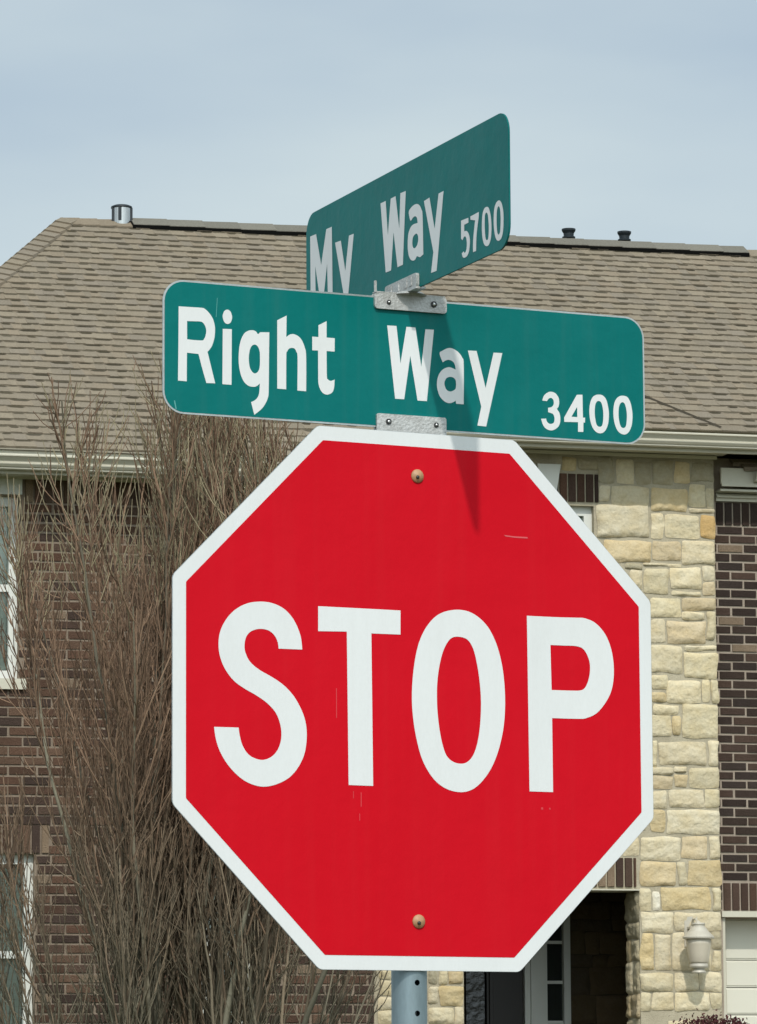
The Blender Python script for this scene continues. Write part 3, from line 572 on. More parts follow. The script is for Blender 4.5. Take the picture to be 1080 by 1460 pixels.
def wall_back(b, u0, u1, z0, z1, v, holes, depth=.16):
    for a, b_, c, d in cut_rects(u0, u1, z0, z1, holes): b.face([(a, v, c), (b_, v, c), (b_, v, d), (a, v, d)])
    for h in holes:
        a, e, c, d = h[:4]
        for q in ([(a, v, c), (a, v, d), (a, v+depth, d), (a, v+depth, c)], [(e, v, d), (e, v, c), (e, v+depth, c), (e, v+depth, d)],
                  [(a, v, d), (e, v, d), (e, v+depth, d), (a, v+depth, d)], [(e, v, c), (a, v, c), (a, v+depth, c), (e, v+depth, c)]): b.face(q)


def brick_rows(b, u0, u1, z_top, z_bot, v, holes, pal, blot=.05, skew=0.0):
    """running bond from the top down; each brick its own block"""
    CH, BL, J = .0680, .2045, .0105
    z = z_top; row = 0
    while z-CH > z_bot-.03:
        o = (BL/2 if row % 2 else 0)+skew
        u = u0-BL+((o) % BL)
        while u < u1:
            a, e = max(u+J/2, u0), min(u+BL-J/2, u1)
            zt, zb = z-J/2, z-CH+J/2
            segs = [(a, e)]
            for h in holes:
                if zb < h[3]-.01 and zt > h[2]+.01:
                    ns = []
                    for s in segs:
                        if s[1] <= h[0] or s[0] >= h[1]: ns.append(s); continue
                        if s[0] < h[0]: ns.append((s[0], h[0]-.004))
                        if s[1] > h[1]: ns.append((h[1]+.004, s[1]))
                    segs = ns
            for s in segs:
                if s[1]-s[0] > .025:
                    c = jit(HR.choice(pal))
                    if HR.random() < blot: c = (.27, .20, .14)
                    j = HR.uniform(-.0022, .0022)
                    b.box(s[0]+HR.uniform(-.003, .003), s[1]+HR.uniform(-.002, .002), v-.0085+j, v+.01, zb+HR.uniform(-.0025, .0025), zt+HR.uniform(-.002, .002), c, skip='b', ch=HR.uniform(.002, .006))
            u += BL
        z -= CH; row += 1


def soldier(b, u0, u1, z0, z1, v, pal, blot=.08, deep=0):
    u = u0; BW, J = .0680, .0105
    while u < u1-.02:
        c = jit(HR.choice(pal), .2)
        if HR.random() < blot: c = (.30, .22, .15)
        b.box(u+J/2, min(u+BW-J/2, u1), v-.012+HR.uniform(-.002, .002), v+.01+deep, z0+J/2, z1-J/2, c, skip='b', ch=.003)
        u += BW


PALE = [(.70, .625, .44), (.74, .66, .475), (.67, .60, .43), (.75, .68, .51), (.69, .615, .45)]
TONE = {0: PALE, 1: [(.66, .545, .33), (.64, .53, .33)], 2: [(.56, .33, .12), (.60, .42, .20)], 3: [(.44, .40, .29), (.48, .43, .31)],
        4: [(.65, .54, .35), (.64, .54, .37)], 5: [(.78, .74, .62)]}


def stone_patch(b, P, u0, u1, z0, z1, col, proud=.012, gap=.0012, rough=1.0):
    """one dressed stone: softly rounded block with a broken face; P(u, z, out) gives the point"""
    w, h = u1-u0-2*gap, z1-z0-2*gap
    if w < .015 or h < .015: return
    nx, nz = max(5, min(18, int(w/.019))), max(5, min(14, int(h/.019)))
    sd_ = HR.uniform(0, 100); bulge = HR.uniform(.3, 1.0)*proud; tilt = HR.uniform(-.35, .35)*proud; tz = HR.uniform(-.35, .35)*proud
    # wobbling outline
    vs = []
    for j in range(nz+1):
        for i in range(nx+1):
            s, t = i/nx, j/nz
            u, z = u0+gap+w*s, z0+gap+h*t
            ex = min(s, 1-s)*w; ez = min(t, 1-t)*h
            e = min(ex, ez)
            q = noise.noise((u*6+sd_, z*6, sd_))
            u += noise.noise((z*7+sd_, s*3, 3.1))*.016*(abs(2*s-1))
            z += noise.noise((u*6+sd_, t*3, 7.7))*.015*(abs(2*t-1))
            if i in (0, nx) and j in (0, nz):       # knock the corners off
                u += (.003 if i == 0 else -.003)*HR.uniform(0, 2.5); z += (.003 if j == 0 else -.003)*HR.uniform(0, 2.5)
            rim = min(1.0, e/.011)
            rim = sqrt(max(0, 1-(1-rim)**2))
            out = .001+rim*(.003+bulge)+rim*(.014*abs(noise.noise((u*13+sd_, z*17, 5)))+tilt*(2*s-1)+tz*(2*t-1)+q*.010*rough+noise.noise((u*20+sd_, z*20, 1))*.009*rough)
            vs.append(P(u, z, out))
    fs = [(j*(nx+1)+i, j*(nx+1)+i+1, (j+1)*(nx+1)+i+1, (j+1)*(nx+1)+i) for j in range(nz) for i in range(nx)]
    b.faces(vs, fs, col)


def stone_fill(b, P, u0, u1, z0, z1, taken, pal=None):
    z = z1
    while z > z0+.04:
        h = min(HR.uniform(.09, .24), z-z0)
        if z-h-z0 < .06: h = z-z0
        u = u0
        while u < u1-.02:
            w = min(HR.uniform(.10, .42), u1-u)
            if u1-u-w < .08: w = u1-u
            if not any(u < t[1]-.012 and u+w > t[0]+.012 and z-h < t[3]-.012 and z > t[2]+.012 for t in taken):
                t_ = HR.choice((0, 0, 0, 0, 4, 3, 1))
                stone_patch(b, P, u, u+w, z-h, z, jit(HR.choice(pal or TONE[t_]), .1))
            u += w
        z -= h


# --- windows of the left wing: (u0, u1, z0, z1)
W_UL, W_LL = (-3.55, -2.585, 4.54, 5.82), (-3.75, -2.465, 1.95, 3.330)
W_UM, W_LM = (-1.285, -.42, 4.54, 5.82), (-1.285, -.93, 1.95, 3.330)
LW = [W_UL, W_LL, W_UM, W_LM]

b = MB()
wall_back(b, -3.85, -.05, ZG-.3, 6.02, 0.0, LW)
b.face([(-.05, 0, ZG-.3), (-.05, .9, ZG-.3), (-.05, .9, 6.02), (-.05, 0, 6.02)])
b.face([(-3.85, 9.0, ZG-.3), (-3.85, 0, ZG-.3), (-3.85, 0, 6.02), (-3.85, 9.0, 6.02)])
b.face([(8.4, 9.0, ZG-.3), (-3.85, 9.0, ZG-.3), (-3.85, 9.0, 6.02), (8.4, 9.0, 6.02)])
b.face([(8.4, .9, ZG-.3), (8.4, 9.0, ZG-.3), (8.4, 9.0, 6.02), (8.4, .9, 6.02)])
lw = b.build('brick_wall', M['tan_mortar'], house)
b = MB()
headers = [(h[0]-.06, h[1]+.03, 5.82, 5.985) for h in (W_UL, W_UM)]
lint = [(h[0]-.10, h[1]+.10, h[3], h[3]+.205) for h in (W_LL, W_LM)]
sold_skip = headers
for a, e in ((-3.85, -3.62), (-2.55, -1.36), (-.38, -.05)): soldier(b, a, e, 5.772, 5.945, 0.0, BR)
brick_rows(b, -3.85, -.05, 5.772, ZG-.2, 0.0, LW+headers+lint, BR, .04, .07)
for q in lint: soldier(b, q[0], q[1], q[2], q[3], 0.0, BR)
b.build('brickwork', M['brick'], lw)

# right wing, brick over the garage door
GAR = (2.843, 5.30, ZG, 2.972)
b = MB()
wall_back(b, 2.797, 8.4, ZG-.3, 6.40, .90, [GAR], .2)
rwall = b.build('brick_wall', M['mortar'], house)
rwall['label'] = 'dark brick wall above the garage door'
b = MB()
soldier(b, 2.835, 8.4, 5.891, 6.073, .90, BD, .0)
brick_rows(b, 2.800, 8.4, 5.891, 3.231, .90, [], BD, .02, .045)
soldier(b, 2.845, 5.45, 3.019, 3.231, .90, BR, .12)
brick_rows(b, 5.45, 8.4, 3.231, ZG-.2, .90, [], BD, .03, .045)
brick_rows(b, 2.800, 2.842, 3.231, 3.02, .90, [], BD, .0, .1)
b.build('brickwork', M['brick'], rwall)

# stone entry block
OPEN = (.827, 2.168, ZG, 3.167)
W_ST = (1.15, 1.855, 4.62, 5.995)
SV = .80
b = MB()
wall_back(b, -.05, 2.795, ZG-.3, 6.50, SV+.003, [OPEN, W_ST], .297)
b.face([(2.795, SV, ZG-.3), (2.795, .92, ZG-.3), (2.795, .92, 6.50), (2.795, SV, 6.50)])
b.face([(2.168, 1.10, ZG), (2.93, 1.10, ZG), (2.93, 1.10, 3.30), (2.168, 1.10, 3.30)])
b.face([(.10, 1.10, ZG), (.827, 1.10, ZG), (.827, 1.10, 3.30), (.10, 1.10, 3.30)])
stw = b.build('stone_wall', M['stone_mortar'], house)
b = MB()
PF = lambda u, z, o: (u, SV-o, z)
LINT_E, LINT_W, KEY = (.76, 2.145, 3.167, 3.403), (1.11, 1.892, 5.995, 6.238), (1.43, 1.59, 6.12, 6.29)
for u0, z0, u1, z1, t in STONES:
    stone_patch(b, PF, u0/1000, u1/1000, z0/1000, z1/1000, jit(HR.choice(TONE[t]), .08))
taken = [(a/1000, c/1000, z0/1000, z1/1000) for a, z0, c, z1, t in STONES]+[OPEN, W_ST, LINT_E, LINT_W, KEY]
stone_fill(b, PF, -.05, 2.793, ZG-.25, 6.375, taken)
PS = lambda y, z, o: (2.168-o, y, z)          # left face of the pier beside the opening
stone_fill(b, PS, SV+.012, 1.11, ZG, 3.16, [])
b.build('stonework', M['stone'], stw, smooth=True)
b = MB(); soldier(b, LINT_E[0], LINT_E[1], LINT_E[2]+.012, LINT_E[3], SV, BR, .14); b.build('lintel', M['brick'], stw)
b = MB(); soldier(b, LINT_W[0], LINT_W[1], LINT_W[2]+.022, LINT_W[3], SV, BR, .16); b.build('lintel', M['brick'], stw)
b = MB(); b.prism([(1.455, 6.02), (1.545, 6.02), (1.590, 6.292), (1.410, 6.292)], SV-.045, SV+.01); b.build('keystone', M['white_trim'], stw)
b = MB(); b.box(OPEN[0]-.02, OPEN[1]+.0, SV-.012, SV+.28, 3.158, 3.1665); b.build('lintel_angle', M['trim'], stw)

# porch behind the opening: stone back wall, ceiling, floor
b = MB()
for q in ([(.10, 2.30, ZG), (2.93, 2.30, ZG), (2.93, 2.30, 3.30), (.10, 2.30, 3.30)], [(2.93, 2.30, ZG), (2.93, 1.10, ZG), (2.93, 1.10, 3.30), (2.93, 2.30, 3.30)],
          [(.10, 1.10, ZG), (.10, 2.30, ZG), (.10, 2.30, 3.30), (.10, 1.10, 3.30)], [(.10, 1.10, 3.30), (.10, 2.30, 3.30), (2.93, 2.30, 3.30), (2.93, 1.10, 3.30)],
          [(.10, .80, ZG+.02), (2.93, .80, ZG+.02), (2.93, 2.30, ZG+.02), (.10, 2.30, ZG+.02)]): b.face(q)
po = b.build('porch', M['shaded_mortar'], house)
b = MB()
PB = lambda u, z, o: (u, 2.30-o, z)
SHADED = [(.115, .088, .052), (.14, .105, .064), (.10, .08, .055)]  # stone tones with the porch's shadow put into the colour
stone_fill(b, PB, 2.075, 2.93, ZG, 3.28, [], SHADED)
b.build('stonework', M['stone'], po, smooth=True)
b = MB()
stone_fill(b, PB, .10, 1.25, ZG, 3.28, [], SHADED)
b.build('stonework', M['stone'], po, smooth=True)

# front door with its sidelight
b = MB()
b.box(1.708, 1.752, 2.225, 2.298, ZG, 3.10); b.box(1.752, 1.880, 2.205, 2.298, ZG, 3.10); b.box(2.014, 2.066, 2.205, 2.298, ZG, 3.10); b.box(1.880, 2.014, 2.215, 2.298, 3.03, 3.10)
fd = b.build('front_door', M['white_trim'], house)
b = MB(); b.box(1.486, 1.706, 2.268, 2.298, ZG, 3.10); b.box(1.40, 1.486, 2.235, 2.298, ZG, 3.10, ch=.01); b.box(1.425, 1.462, 2.222, 2.236, ZG, 3.10, ch=.006)
b.build('door_panel', M['door'], fd)
b = MB(); b.box(1.255, 1.40, 2.262, 2.298, ZG, 3.10); b.build('rippled_pane', M['ripple'], fd)
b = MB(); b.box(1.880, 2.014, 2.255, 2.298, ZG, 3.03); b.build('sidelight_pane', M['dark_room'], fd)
b = MB(); b.face([(1.880, 2.250, ZG), (2.014, 2.250, ZG), (2.014, 2.250, 3.03), (1.880, 2.250, 3.03)]); b.build('sidelight_glass', M['glass'], fd)
b = MB()
for k in range(-6, 2):
    b = MB(); b.box(1.881, 2.013, 2.238, 2.248, 2.839+.303*k-.012+(-.0 if k else 0), 2.839+.303*k+.012)
    b.build("glazing_bar", M["white_trim"], fd)

# garage door
b = MB()
gv = 1.095
secs = [(2.666, 2.972)]+[(2.666-.202*(k+1), 2.666-.202*k) for k in range(11)]
for z0, z1 in secs:
    z0 = max(z0, ZG); b.box(2.866, 5.28, gv+.006, gv+.03, z0+.003, z1-.003)
    b.box(2.930, 5.22, gv, gv+.0055, z0+.011, z1-.011, ch=.004)
gd = b.build('garage_door', M['garage'], house)
b = MB(); b.box(2.8435, 2.864, .905, gv, ZG, 2.970); b.box(2.83, 5.34, .872, .9, 2.974, 3.017); b.build('door_trim', M['trim'], gd)


def window(hole, v, mull=True, name='window', sash_z=None):
    u0, u1, z0, z1 = hole
    f = .062
    b = MB()
    yv = v+.055
    b.box(u0, u0+f, yv, yv+.07, z0, z1); b.box(u1-f, u1, yv, yv+.07, z0, z1)
    b.box(u0+f, u1-f, yv, yv+.07, z1-f*1.1, z1); b.box(u0+f, u1-f, yv, yv+.07, z0, z0+f)
    zm = sash_z or (z0+z1)/2
    b.box(u0+f, u1-f, yv+.012, yv+.06, zm-.025, zm+.025)
    w = b.build(name, M['white_trim'], house)
    b = MB(); b.face([(u0+f, yv+.045, z0+f), (u1-f, yv+.045, z0+f), (u1-f, yv+.045, z1-f), (u0+f, yv+.045, z1-f)]); b.build('pane', M['glass'], w)
    b = MB()
    z = z0+f
    while z < z1-f:
        b.face([(u0+f, yv+.088, z), (u1-f, yv+.088, z), (u1-f, yv+.076, z+.045), (u0+f, yv+.076, z+.045)]); z += .046
    b.build('blind', M['blind'], w)
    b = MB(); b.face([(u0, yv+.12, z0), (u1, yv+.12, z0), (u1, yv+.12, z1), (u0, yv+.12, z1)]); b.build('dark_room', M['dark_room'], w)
    return w


for h in LW:
    w_ = window(h, 0.0)
    b = MB(); b.box(h[0]-.05, h[1]+.05, -.035, .06, h[2]-.075, h[2]-.001); b.build('sill', M['trim'], w_)
    if h[3] > 5:
        b = MB(); b.box(h[0]-.06, h[1]+.015, -.028, .05, 5.828, 5.985); b.build('head_board', M['white_trim'], w_)
window(W_ST, SV, name='window')

# --- roof
UL, UR = -1.47, 6.5           # ridge ends
K = .5637                     # plan slope of the hips
hipL = lambda v: UL-K*(V_R-v)
hipR = lambda v: UR+K*(V_R-v)
zR = zr(V_R)
VL, VRt = -.36, .45           # lower edges of the slope, left wing and the rest
b = MB()
G = lambda u, v, d=-.006: (u, v, zr(v)+d)
b.face([G(hipL(VL), VL), G(.30, VL), G(.30, VRt), G(hipR(VRt), VRt), G(UR, V_R), G(UL, V_R)])
b.face([G(.30, VL), G(.30, VL, -.14), G(.30, VRt, -.14), G(.30, VRt)])
VB = 2*V_R-VL
zb = zr(VL)-.006
b.face([(hipL(VL), VL, zb), (UL, V_R, zR-.006), (hipL(VL), VB, zb)])
b.face([(hipR(VL), VL, zb), (hipR(VL), VB, zb), (UR, V_R, zR-.006)])
b.face([(hipL(VL), VB, zb), (UL, V_R, zR-.006), (UR, V_R, zR-.006), (hipR(VL), VB, zb)])
b.face([(hipR(VRt), VRt, zr(VRt)-.006), (hipR(VL), VL, zb), (UR, V_R, zR-.006)])
b.col = (.26, .235, .18)
b.c = [b.col]*len(b.c)
roof = b.build('roof', M['shingle'], house)

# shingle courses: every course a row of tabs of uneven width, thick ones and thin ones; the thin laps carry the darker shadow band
b = MB()
SR = random.Random(21)
DV = .1253
SN = (-.4819, .8762)
def rp_(u, v, h): return (u, v+SN[0]*h, zr(v)+SN[1]*h)
TB = [(.270, .227, .169), (.255, .216, .163), (.284, .239, .177), (.260, .222, .172), (.274, .226, .166)]
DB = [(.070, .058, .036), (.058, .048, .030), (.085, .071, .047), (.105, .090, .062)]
val_u = lambda v: 2.342+(1.035-v)/(1.035-.423)*(2.747-2.342)
n = 0
while True:
    vt = V_R-DV*n-.02; vb = vt-DV
    if vb < VL-.02: break
    vb = max(vb, VL)
    uL, uR = hipL((vt+vb)/2)+.05, (hipR((vt+vb)/2)-.05 if vb >= VRt-.03 else .30)
    if vb < VRt and vt > VRt and uR > .3: vb_r = VRt
    uR = min(uR, 6.8)
    u = uL-SR.uniform(0, .2)
    thick = True
    while u < uR:
        w = SR.uniform(.07, .17) if thick else SR.uniform(.04, .14)
        a, e = max(u, uL), min(u+w, uR)
        if e-a > .01:
            lift = .0105 if thick else .0075
            vbe = vb+SR.uniform(-.004, .005)
            c = jit(SR.choice(TB), .06)
            tl = .0015
            b.faces([rp_(a, vbe, lift), rp_(e, vbe, lift), rp_(e, vt, tl), rp_(a, vt, tl), rp_(a, vbe, -.002), rp_(e, vbe, -.002)],
                    [(0, 1, 2, 3), (4, 5, 1, 0), (4, 0, 3), (5, 2, 1)], c)
            f = lambda v: tl+(lift-tl)*(vt-v)/(vt-vbe)+.0012
            vm = (vt+vb)/2
            near = vm < 1.7 and 0 < a-val_u(vm) < .20
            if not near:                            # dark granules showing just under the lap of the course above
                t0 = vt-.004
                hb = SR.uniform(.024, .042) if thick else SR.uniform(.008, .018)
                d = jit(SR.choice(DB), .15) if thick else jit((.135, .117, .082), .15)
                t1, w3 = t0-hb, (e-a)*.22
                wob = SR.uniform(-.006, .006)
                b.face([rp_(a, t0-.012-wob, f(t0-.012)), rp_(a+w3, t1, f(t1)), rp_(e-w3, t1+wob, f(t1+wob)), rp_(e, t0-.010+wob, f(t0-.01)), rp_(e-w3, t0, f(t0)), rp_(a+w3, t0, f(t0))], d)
        u += w; thick = not thick
    n += 1
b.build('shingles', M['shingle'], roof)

# hip and ridge caps
b = MB()
p0, p1 = Vector((UL, V_R, zR)), Vector((hipL(VL), VL, zr(VL)))
ax = (p1-p0).normalized()
nF = Vector((0, SN[0], SN[1])); nL = Vector((-1, 0, 1)).normalized()
wF = ax.cross(nF).normalized(); wF = wF if wF.x > 0 else -wF
wL = ax.cross(nL).normalized(); wL = wL if wL.x < 0 else -wL
Lh = (p1-p0).length; t = 0
up_ = (nF+nL).normalized()
while t < Lh:
    e = min(t+.16, Lh)
    c = jit(SR.choice(TB), .07)
    A, B = p0+ax*t+up_*.018, p0+ax*e+up_*.034
    q = [A+wL*.13, A, A+wF*.13, B+wL*.13, B, B+wF*.13]
    q2 = [x-up_*.022 for x in q]
    b.faces(q+q2, [(0, 1, 4, 3), (1, 2, 5, 4), (3, 4, 10, 9), (4, 5, 11, 10), (2, 8, 11, 5), (0, 3, 9, 6)], c)
    t += .145
b.build('hip_cap', M['shingle'], roof)
b = MB()
u = UL-.02
while u < UR:
    vent = -.92 < u < 4.30
    lift = .044 if vent else .020
    e = u+(.30 if vent else .16)
    if vent: e = min(e, 4.348)
    lift += SR.uniform(-.001, .001)
    c = jit(SR.choice(TB), .08) if not vent else jit((.20, .19, .16), .1)
    pts = lambda x, l: [(x, V_R-.145, zR-.145*M_+l), (x, V_R, zR+l), (x, V_R+.145, zR-.145*M_+l)]
    q = pts(u, lift-.006)+pts(e, lift)
    q += [(p[0], p[1], p[2]-.006) for p in q]
    b.faces(q, [(0, 1, 4, 3), (1, 2, 5, 4), (3, 4, 10, 9), (4, 5, 11, 10), (0, 3, 9, 6), (2, 8, 11, 5), (0, 6, 7, 1), (1, 7, 8, 2)], c)
    u = e-.015 if not vent else e-.004
    if vent and e >= 4.348: u = 4.36
b.build('ridge_cap', M['shingle'], roof)
b = MB()
b.extrude_u([(V_R-.15, zR-.15*M_-.004), (V_R-.15, zR-.15*M_+.034), (V_R, zR+.028), (V_R+.15, zR-.15*M_+.034), (V_R+.15, zR-.15*M_-.004)], -.92, 4.35)
b.build('ridge_vent', M['black_vent'], roof)
b = MB()
va = [(2.02, 1.52), (2.342, 1.035), (2.747, .465)]
for (a0, v0), (a1, v1) in zip(va, va[1:]):
    b.faces([rp_(a0-.013, v0, .010), rp_(a1-.013, v1, .010), rp_(a1, v1, .020), rp_(a0, v0, .020)], [(0, 1, 2, 3)])
b.col = (.075, .064, .047); b.c = [b.col]*len(b.c)
b.build('valley_flashing', M['shingle'], roof)

# roof vents
b = MB(); cz = zr(V_R-.15)
b.lathe([(.078, 8.66), (.078, 8.855), (.083, 8.858)], (-.985, 4.44, 0), 28)
vo = b.build('vent_pipe', M['vent_metal'], roof, smooth=False)
vo['label'] = 'squat shiny metal vent with a dark domed cap'
b = MB(); b.lathe([(.083, 8.850), (.087, 8.854), (.085, 8.866), (.062, 8.876), (.030, 8.880), (.001, 8.881)], (-.985, 4.44, 0), 28); b.build('vent_cap', M['pipe'], vo, smooth=True)
for a in (3.55, 4.35, 5.75):
    b = MB(); b.box(-.985+.081*cos(a)-.013, -.985+.081*cos(a)+.013, 4.44+.081*sin(a)-.003, 4.44+.081*sin(a)+.003, 8.74, 8.852)
    b.build('vent_strap', M['pipe'], vo)
for u in (2.895, 3.385):
    b = MB()
    b.lathe([(.026, 8.58), (.026, 8.828), (.054, 8.838), (.056, 8.850), (.042, 8.858), (.044, 8.880), (.058, 8.903), (.059, 8.918), (.034, 8.920), (.032, 8.905)], (u, 4.72, 0), 20)
    b.build('vent_pipe', M['pipe'], roof)

# gutters: moulded face with a rolled lip, fascia, soffit, frieze
GP = [(0, 0), (-.004, -.005), (-.003, -.014), (.008, -.020), (.016, -.030), (.028, -.044), (.030, -.052), (.026, -.056), (.027, -.064), (.040, -.080), (.050, -.086), (.050, -.094), (.058, -.100), (.110, -.100), (.110, .0), (.100, .0), (.098, -.088), (.056, -.088), (.020, -.03), (.008, .0)]


def gutter(name, v, z, u0, u1, m='gutter'):
    b = MB()
    b.extrude_u([(v+a, z+c) for a, c in GP], u0, u1, closed=True)
    return b.build(name, M[m], house)


gutter('gutter', -.45, 6.046, -4.1, .30)
gutter('gutter', .36, 6.498, .30, 8.6)
b = MB()
b.box(-4.1, .29, -.338, -.312, 5.925, 6.09); b.box(-4.1, .29, -.312, -.002, 5.948, 5.962)
b.box(-3.85, -.05, -.030, -.004, 5.962, 6.03); b.box(-3.85, -.05, -.050, -.031, 5.935, 5.9475)
b.build('eaves_board', M['trim'], house)
b = MB()
b.box(.31, 8.6, .472, .498, 6.372, 6.54); b.box(.31, 2.86, .498, .796, 6.400, 6.416)
b.box(-.05, 2.800, .770, .796, 6.375, 6.399); b.box(-.05, 2.806, .752, .769, 6.368, 6.392)
b.box(2.86, 8.6, .498, .9, 6.470, 6.486)
b.build('eaves_board', M['trim'], house)
# lower eave of the right wing, tucked under the gutter
b = MB()
b.box(2.835, 8.6, .745, .767, 6.186, 6.306); b.box(2.835, 8.6, .732, .744, 6.166, 6.192); b.box(2.835, 8.6, .767, .896, 6.135, 6.151)
b.box(2.835, 8.6, .868, .896, 6.073, 6.129); b.box(2.835, 8.6, .846, .867, 6.098, 6.112)
b.build('eaves_board', M['trim'], house)
gutter('gutter', .632, 6.304, 3.085, 8.6)
b = MB()
zz = lambda v: 6.304+.55*(v-.725)
for k, (v0, v1, ul) in enumerate(((.725, .81, 3.01), (.81, .897, 2.955))):
    u = ul
    while u < 8.6:
        w = SR.uniform(.12, .3); c = jit(SR.choice(TB), .08)
        l = SR.choice((.010, .016))
        e = min(u+w, 8.6)
        b.faces([(u, v0, zz(v0)+l), (e, v0, zz(v0)+l), (e, v1, zz(v1)+.002), (u, v1, zz(v1)+.002), (u, v0, zz(v0)-.02), (e, v0, zz(v0)-.02), (u, v1, zz(v1)-.02)], [(0, 1, 2, 3), (4, 5, 1, 0), (4, 0, 3, 6)], c)
        u += w
b.build('lower_roof', M['shingle'], house)

# wall lantern on the stone pier
LC = (2.556, .615)
o_ = house.matrix_basis if False else Matrix.Translation((0, 31.0, 0)) @ Matrix.Rotation(.255, 4, 'Z')
lan = empty('wall_lantern', 'pale coach lantern with frosted glass on the cream stone pier beside the garage', 'lantern', o_ @ Vector((LC[0], LC[1], 2.55)), .255)
b = MB(); b.lathe([(.066, .072), (.072, .085), (.080, .14), (.090, .21), (.094, .252), (.02, .253)], seg=32); b.build('glass_shade', M['frosted'], lan, smooth=True)
b = MB(); b.lathe([(.001, .0), (.050, .001), (.053, .008), (.050, .018), (.042, .024), (.042, .034), (.064, .040), (.069, .050), (.066, .070), (.02, .071)], seg=32); b.build('base_ring', M['lantern'], lan, smooth=False)
b = MB(); b.lathe([(.098, .246), (.115, .252), (.117, .262), (.108, .272), (.075, .305), (.052, .335), (.046, .340), (.046, .352), (.052, .356), (.050, .366), (.020, .370), (.012, .378), (.001, .386)], seg=32); b.build('lantern_cap', M['lantern'], lan, smooth=False)
b = MB()
b.box(-.050, .050, .168, .182, .20, .42); b.tube([(0, .17, .335), (0, .11, .40), (0, .05, .395), (0, .012, .372)], .009, 8); b.box(-.03, .03, .095, .17, .33, .345)
b.build('wall_bracket', M['lantern'], lan)

# ------------------------------------------------------------------ bare tree in front of the left wing
TR = random.Random(5)
TX, TY = -1.17, 26.3


def ground_z(x, y): return 0.0 if y < 17 else (0.48 if y > 25 else 0.48*(y-17)/8)


tree = empty('bare_tree', 'leafless many-stemmed tree with upright brown twigs in front of the brick wall', 'tree', (TX, TY, 0.46))
bt, bb_, bw = MB(), MB(), MB()


def bark(r, z):
    g = min(1.0, max(0.0, (r-.004)/.010))
    tw = Vector((.290, .190, .128)); st = Vector((.235, .220, .165))
    if z < 3.4: tw = tw.lerp(Vector((.210, .188, .135)), min(1, (3.4-z)/1.6))
    c = tw.lerp(st, g)*TR.uniform(.55, 1.40)
    if r < .0045 and z > 4.4 and TR.random() < .5: c = Vector((.40, .34, .22))*TR.uniform(.8, 1.2)
    return tuple(c)


def limb(mb, p, d, length, r0, r1, nseg, up, wob, sides):
    pts, rad, dirs = [p.copy()], [r0], [d.copy()]
    for i in range(nseg):
        t = (i+1)/nseg
        d = (d+Vector((TR.gauss(0, wob), TR.gauss(0, wob), TR.gauss(0, wob*.5)+up))).normalized()
        q_ = p+d*(length/nseg)
        if q_.z > 5.62-.55*abs(q_.x+.25)+TR.uniform(-.12, .12): break
        p = q_
        pts.append(p.copy()); rad.append(r0+(r1-r0)*t); dirs.append(d.copy())
    if len(pts) < 3: return [pts[0], pts[0]+d*.03], [r0, r1], [d, d]
    mb.tube(pts, rad, sides, bark((r0+r1)/2, p.z), cap=False)
    return pts, rad, dirs


def side_dir(d, ang):
    a = d.orthogonal().normalized(); b = d.cross(a)
    t = TR.uniform(0, 2*pi)
    return (d*cos(ang)+(a*cos(t)+b*sin(t))*sin(ang)).normalized()


def at(pts, f):
    x = f*(len(pts)-1); i = min(int(x), len(pts)-2)
    return pts[i].lerp(pts[i+1], x-i), i


def inside(p):
    """crown envelope: narrow top, wider towards the right shoulder"""
    z = p.z
    top = 5.72
    return z < top


for k in range(32):
    a = 2*pi*k/32*5+TR.uniform(-.25, .25)
    lean = TR.uniform(.02, .19) if k % 2 == 0 else (TR.uniform(.18, .38) if k % 4 == 1 else TR.uniform(.38, .66))
    base = Vector((.22*cos(a)*TR.uniform(.2, 1), .17*sin(a)*TR.uniform(.2, 1), 0))
    d = Vector((sin(lean)*cos(a), sin(lean)*sin(a), cos(lean))).normalized()
    L_ = (5.95-lean*2.9)*TR.uniform(.82, 1.0)
    if cos(a) < 0: L_ *= 1-.20*min(1, lean*2.2)
    if lean < .2: L_ *= 1.08
    r = TR.uniform(.013, .031)
    pts, rad, dirs = limb(bt, base, d, L_, r, .0042, 22, .012+.022*lean*2, .052, 6)
    nb = int(11+L_*3.0)
    for j in range(nb):
        f = .18+.80*((j+TR.random())/nb)**.85
        q, i = at(pts, f)
        bl = (1.3*(1-f)+.60)*TR.uniform(.5, 1.15)
        bd = side_dir(dirs[i], TR.uniform(.20, .55))
        if bd.z < .1: bd.z = .2; bd.normalize()
        br = max(.0060, rad[i]*TR.uniform(.35, .6))
        p2, r2, d2 = limb(bb_, q, bd, bl, br, .0034, 9, .16, .075, 5)
        nt = int(4+bl*(6.2+2.5*f))
        for m in range(nt):
            g = .10+.89*(m+TR.random())/nt
            q2, i2 = at(p2, g)
            tl = (.50*(1-g)+.18)*TR.uniform(.5, 1.25)
            td = side_dir(d2[i2], TR.uniform(.20, .75))
            p3, r3, d3 = limb(bw, q2, td, tl, TR.uniform(.0032, .0046), .0023, 5, .24, .10, 3)
            for w_ in range(TR.choice((0, 0, 1, 1))):
                q3, i3 = at(p3, TR.uniform(.2, .9))
                limb(bw, q3, side_dir(d3[i3], TR.uniform(.3, .8)), tl*TR.uniform(.3, .6), .0036, .0022, 3, .22, .12, 3)
bt.build('trunk', M['bark'], tree, smooth=True)
bb_.build('branches', M['bark'], tree, smooth=True)
bw.build('twigs', M['bark'], tree, smooth=True)

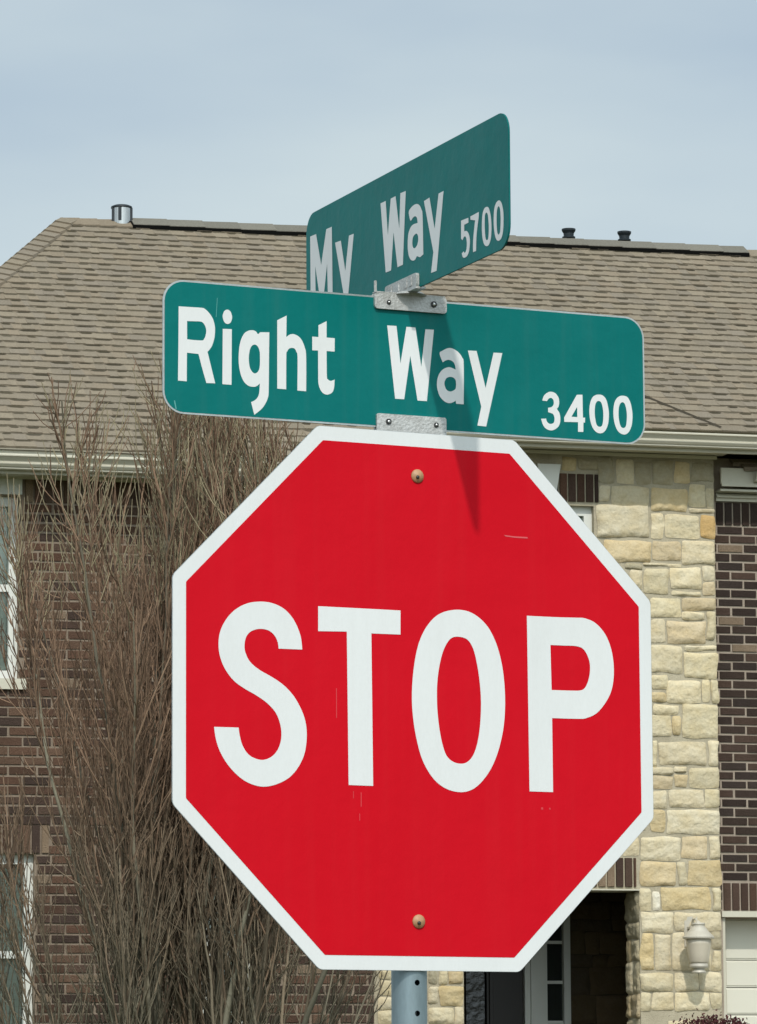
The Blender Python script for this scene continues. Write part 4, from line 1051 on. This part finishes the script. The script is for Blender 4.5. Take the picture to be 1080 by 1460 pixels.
# ------------------------------------------------------------------ plum shrub by the garage
shr = empty('plum_shrub', 'low dark plum-leaved shrub below the lantern', 'shrub', (2.27, 30.3, .48))
lf, stm = MB(), MB()
LR = random.Random(8)
for k in range(26):
    a, e = LR.uniform(0, 2*pi), LR.uniform(.2, 1.2)
    stm.tube([(0, 0, 0), (.3*cos(a)*cos(e), .3*sin(a)*cos(e), .5), (.7*cos(a)*cos(e), .6*sin(a)*cos(e), .6+.95*sin(e))], [.012, .008, .003], 5, (.12, .08, .06))
stm.build('stems', M['bark'], shr)
for k in range(22000):
    a, e = LR.uniform(0, 2*pi), math.asin(LR.uniform(.0, 1) if k % 3 == 0 else LR.uniform(.6, 1))
    rr = LR.uniform(.72, 1.0)*(1+.10*noise.noise((3*cos(a), 3*sin(a), 3*e)))
    c = Vector((.78*cos(a)*cos(e)*rr, .62*sin(a)*cos(e)*rr, .90+.80*sin(e)*rr))
    if LR.random() < .02: c.z += LR.uniform(0, .09)
    d = Vector((LR.gauss(0, 1), LR.gauss(0, 1), LR.gauss(.6, 1))).normalized(); s = d.orthogonal().normalized()*LR.uniform(.006, .010)
    n_ = d*LR.uniform(.018, .032)
    col = LR.choice(((.075, .020, .026), (.055, .018, .022), (.10, .035, .035), (.06, .03, .02)))
    lf.face([c, c+n_*.5+s, c+n_, c+n_*.5-s], col)
lf.build('foliage', M['leaf'], shr)

# ------------------------------------------------------------------ ground, streets
b = MB()
xs = [-3000, -400, -60, -20, 0, 20, 60, 400, 3000]
ys = [-3000, -300, -40, 0, 17, 19, 21, 23, 25, 60, 300, 3000]
b.v = [(x, y, ground_z(x, y)-.02) for y in ys for x in xs]
nx = len(xs)
for j in range(len(ys)-1):
    for i in range(nx-1):
        b.f.append((j*nx+i, j*nx+i+1, (j+1)*nx+i+1, (j+1)*nx+i)); b.c.append((1, 1, 1)); b.m.append(0)
tag(b.build('ground', M['grass']), kind='structure')
fw, rt = -sn_, sr_            # along the street the octagon faces, and to its right
P2 = lambda s, t, z: tuple(Vector((AXIS.x, AXIS.y, 0))+fw*s+rt*t+Vector((0, 0, z)))
b = MB()
b.face([P2(-60, -8.6, -.012), P2(1.5, -8.6, -.012), P2(1.5, -1.2, -.012), P2(-60, -1.2, -.012)])
b.face([P2(1.5, -80, -.012), P2(9.0, -80, -.012), P2(9.0, 80, -.012), P2(1.5, 80, -.012)][::-1])
tag(b.build('road', M['asphalt']), kind='structure')
b = MB()


def kerb(s0, s1, t0, t1):
    c = [P2(s0, t0, -.05), P2(s1, t0, -.05), P2(s1, t1, -.05), P2(s0, t1, -.05)]
    e = [(x, y, .12) for x, y, _ in c]
    b.faces(c+e, [(4, 5, 6, 7), (0, 1, 5, 4), (1, 2, 6, 5), (2, 3, 7, 6), (3, 0, 4, 7)])


kerb(-60, 1.35, -1.19, -1.04); kerb(-60, 1.35, -8.75, -8.61); kerb(1.36, 1.49, -1.19, 80); kerb(1.36, 1.49, -80, -8.61); kerb(9.01, 9.15, -80, 80)
tag(b.build('kerb', M['concrete']), kind='structure')
b = MB(); b.face([P2(.70, -7.9, -.007), P2(1.05, -7.9, -.007), P2(1.05, -5.1, -.007), P2(.70, -5.1, -.007)]); tag(b.build('stop_line', M['white']), kind='structure')
HM = Matrix.Translation((0, 31.0, 0)) @ Matrix.Rotation(.255, 4, 'Z')
b = MB()
dv = [HM @ Vector((u, v, 0)) for u, v in ((2.75, 1.3), (5.4, 1.3), (5.4, -14), (2.75, -14))]
for k in range(8):
    f0, f1 = k/8, (k+1)/8
    A, B, C, D = dv[0].lerp(dv[3], f0), dv[1].lerp(dv[2], f0), dv[1].lerp(dv[2], f1), dv[0].lerp(dv[3], f1)
    b.face([(p.x, p.y, ground_z(p.x, p.y)+.03) for p in (A, B, C, D)])
tag(b.build('driveway', M['concrete']), kind='structure')
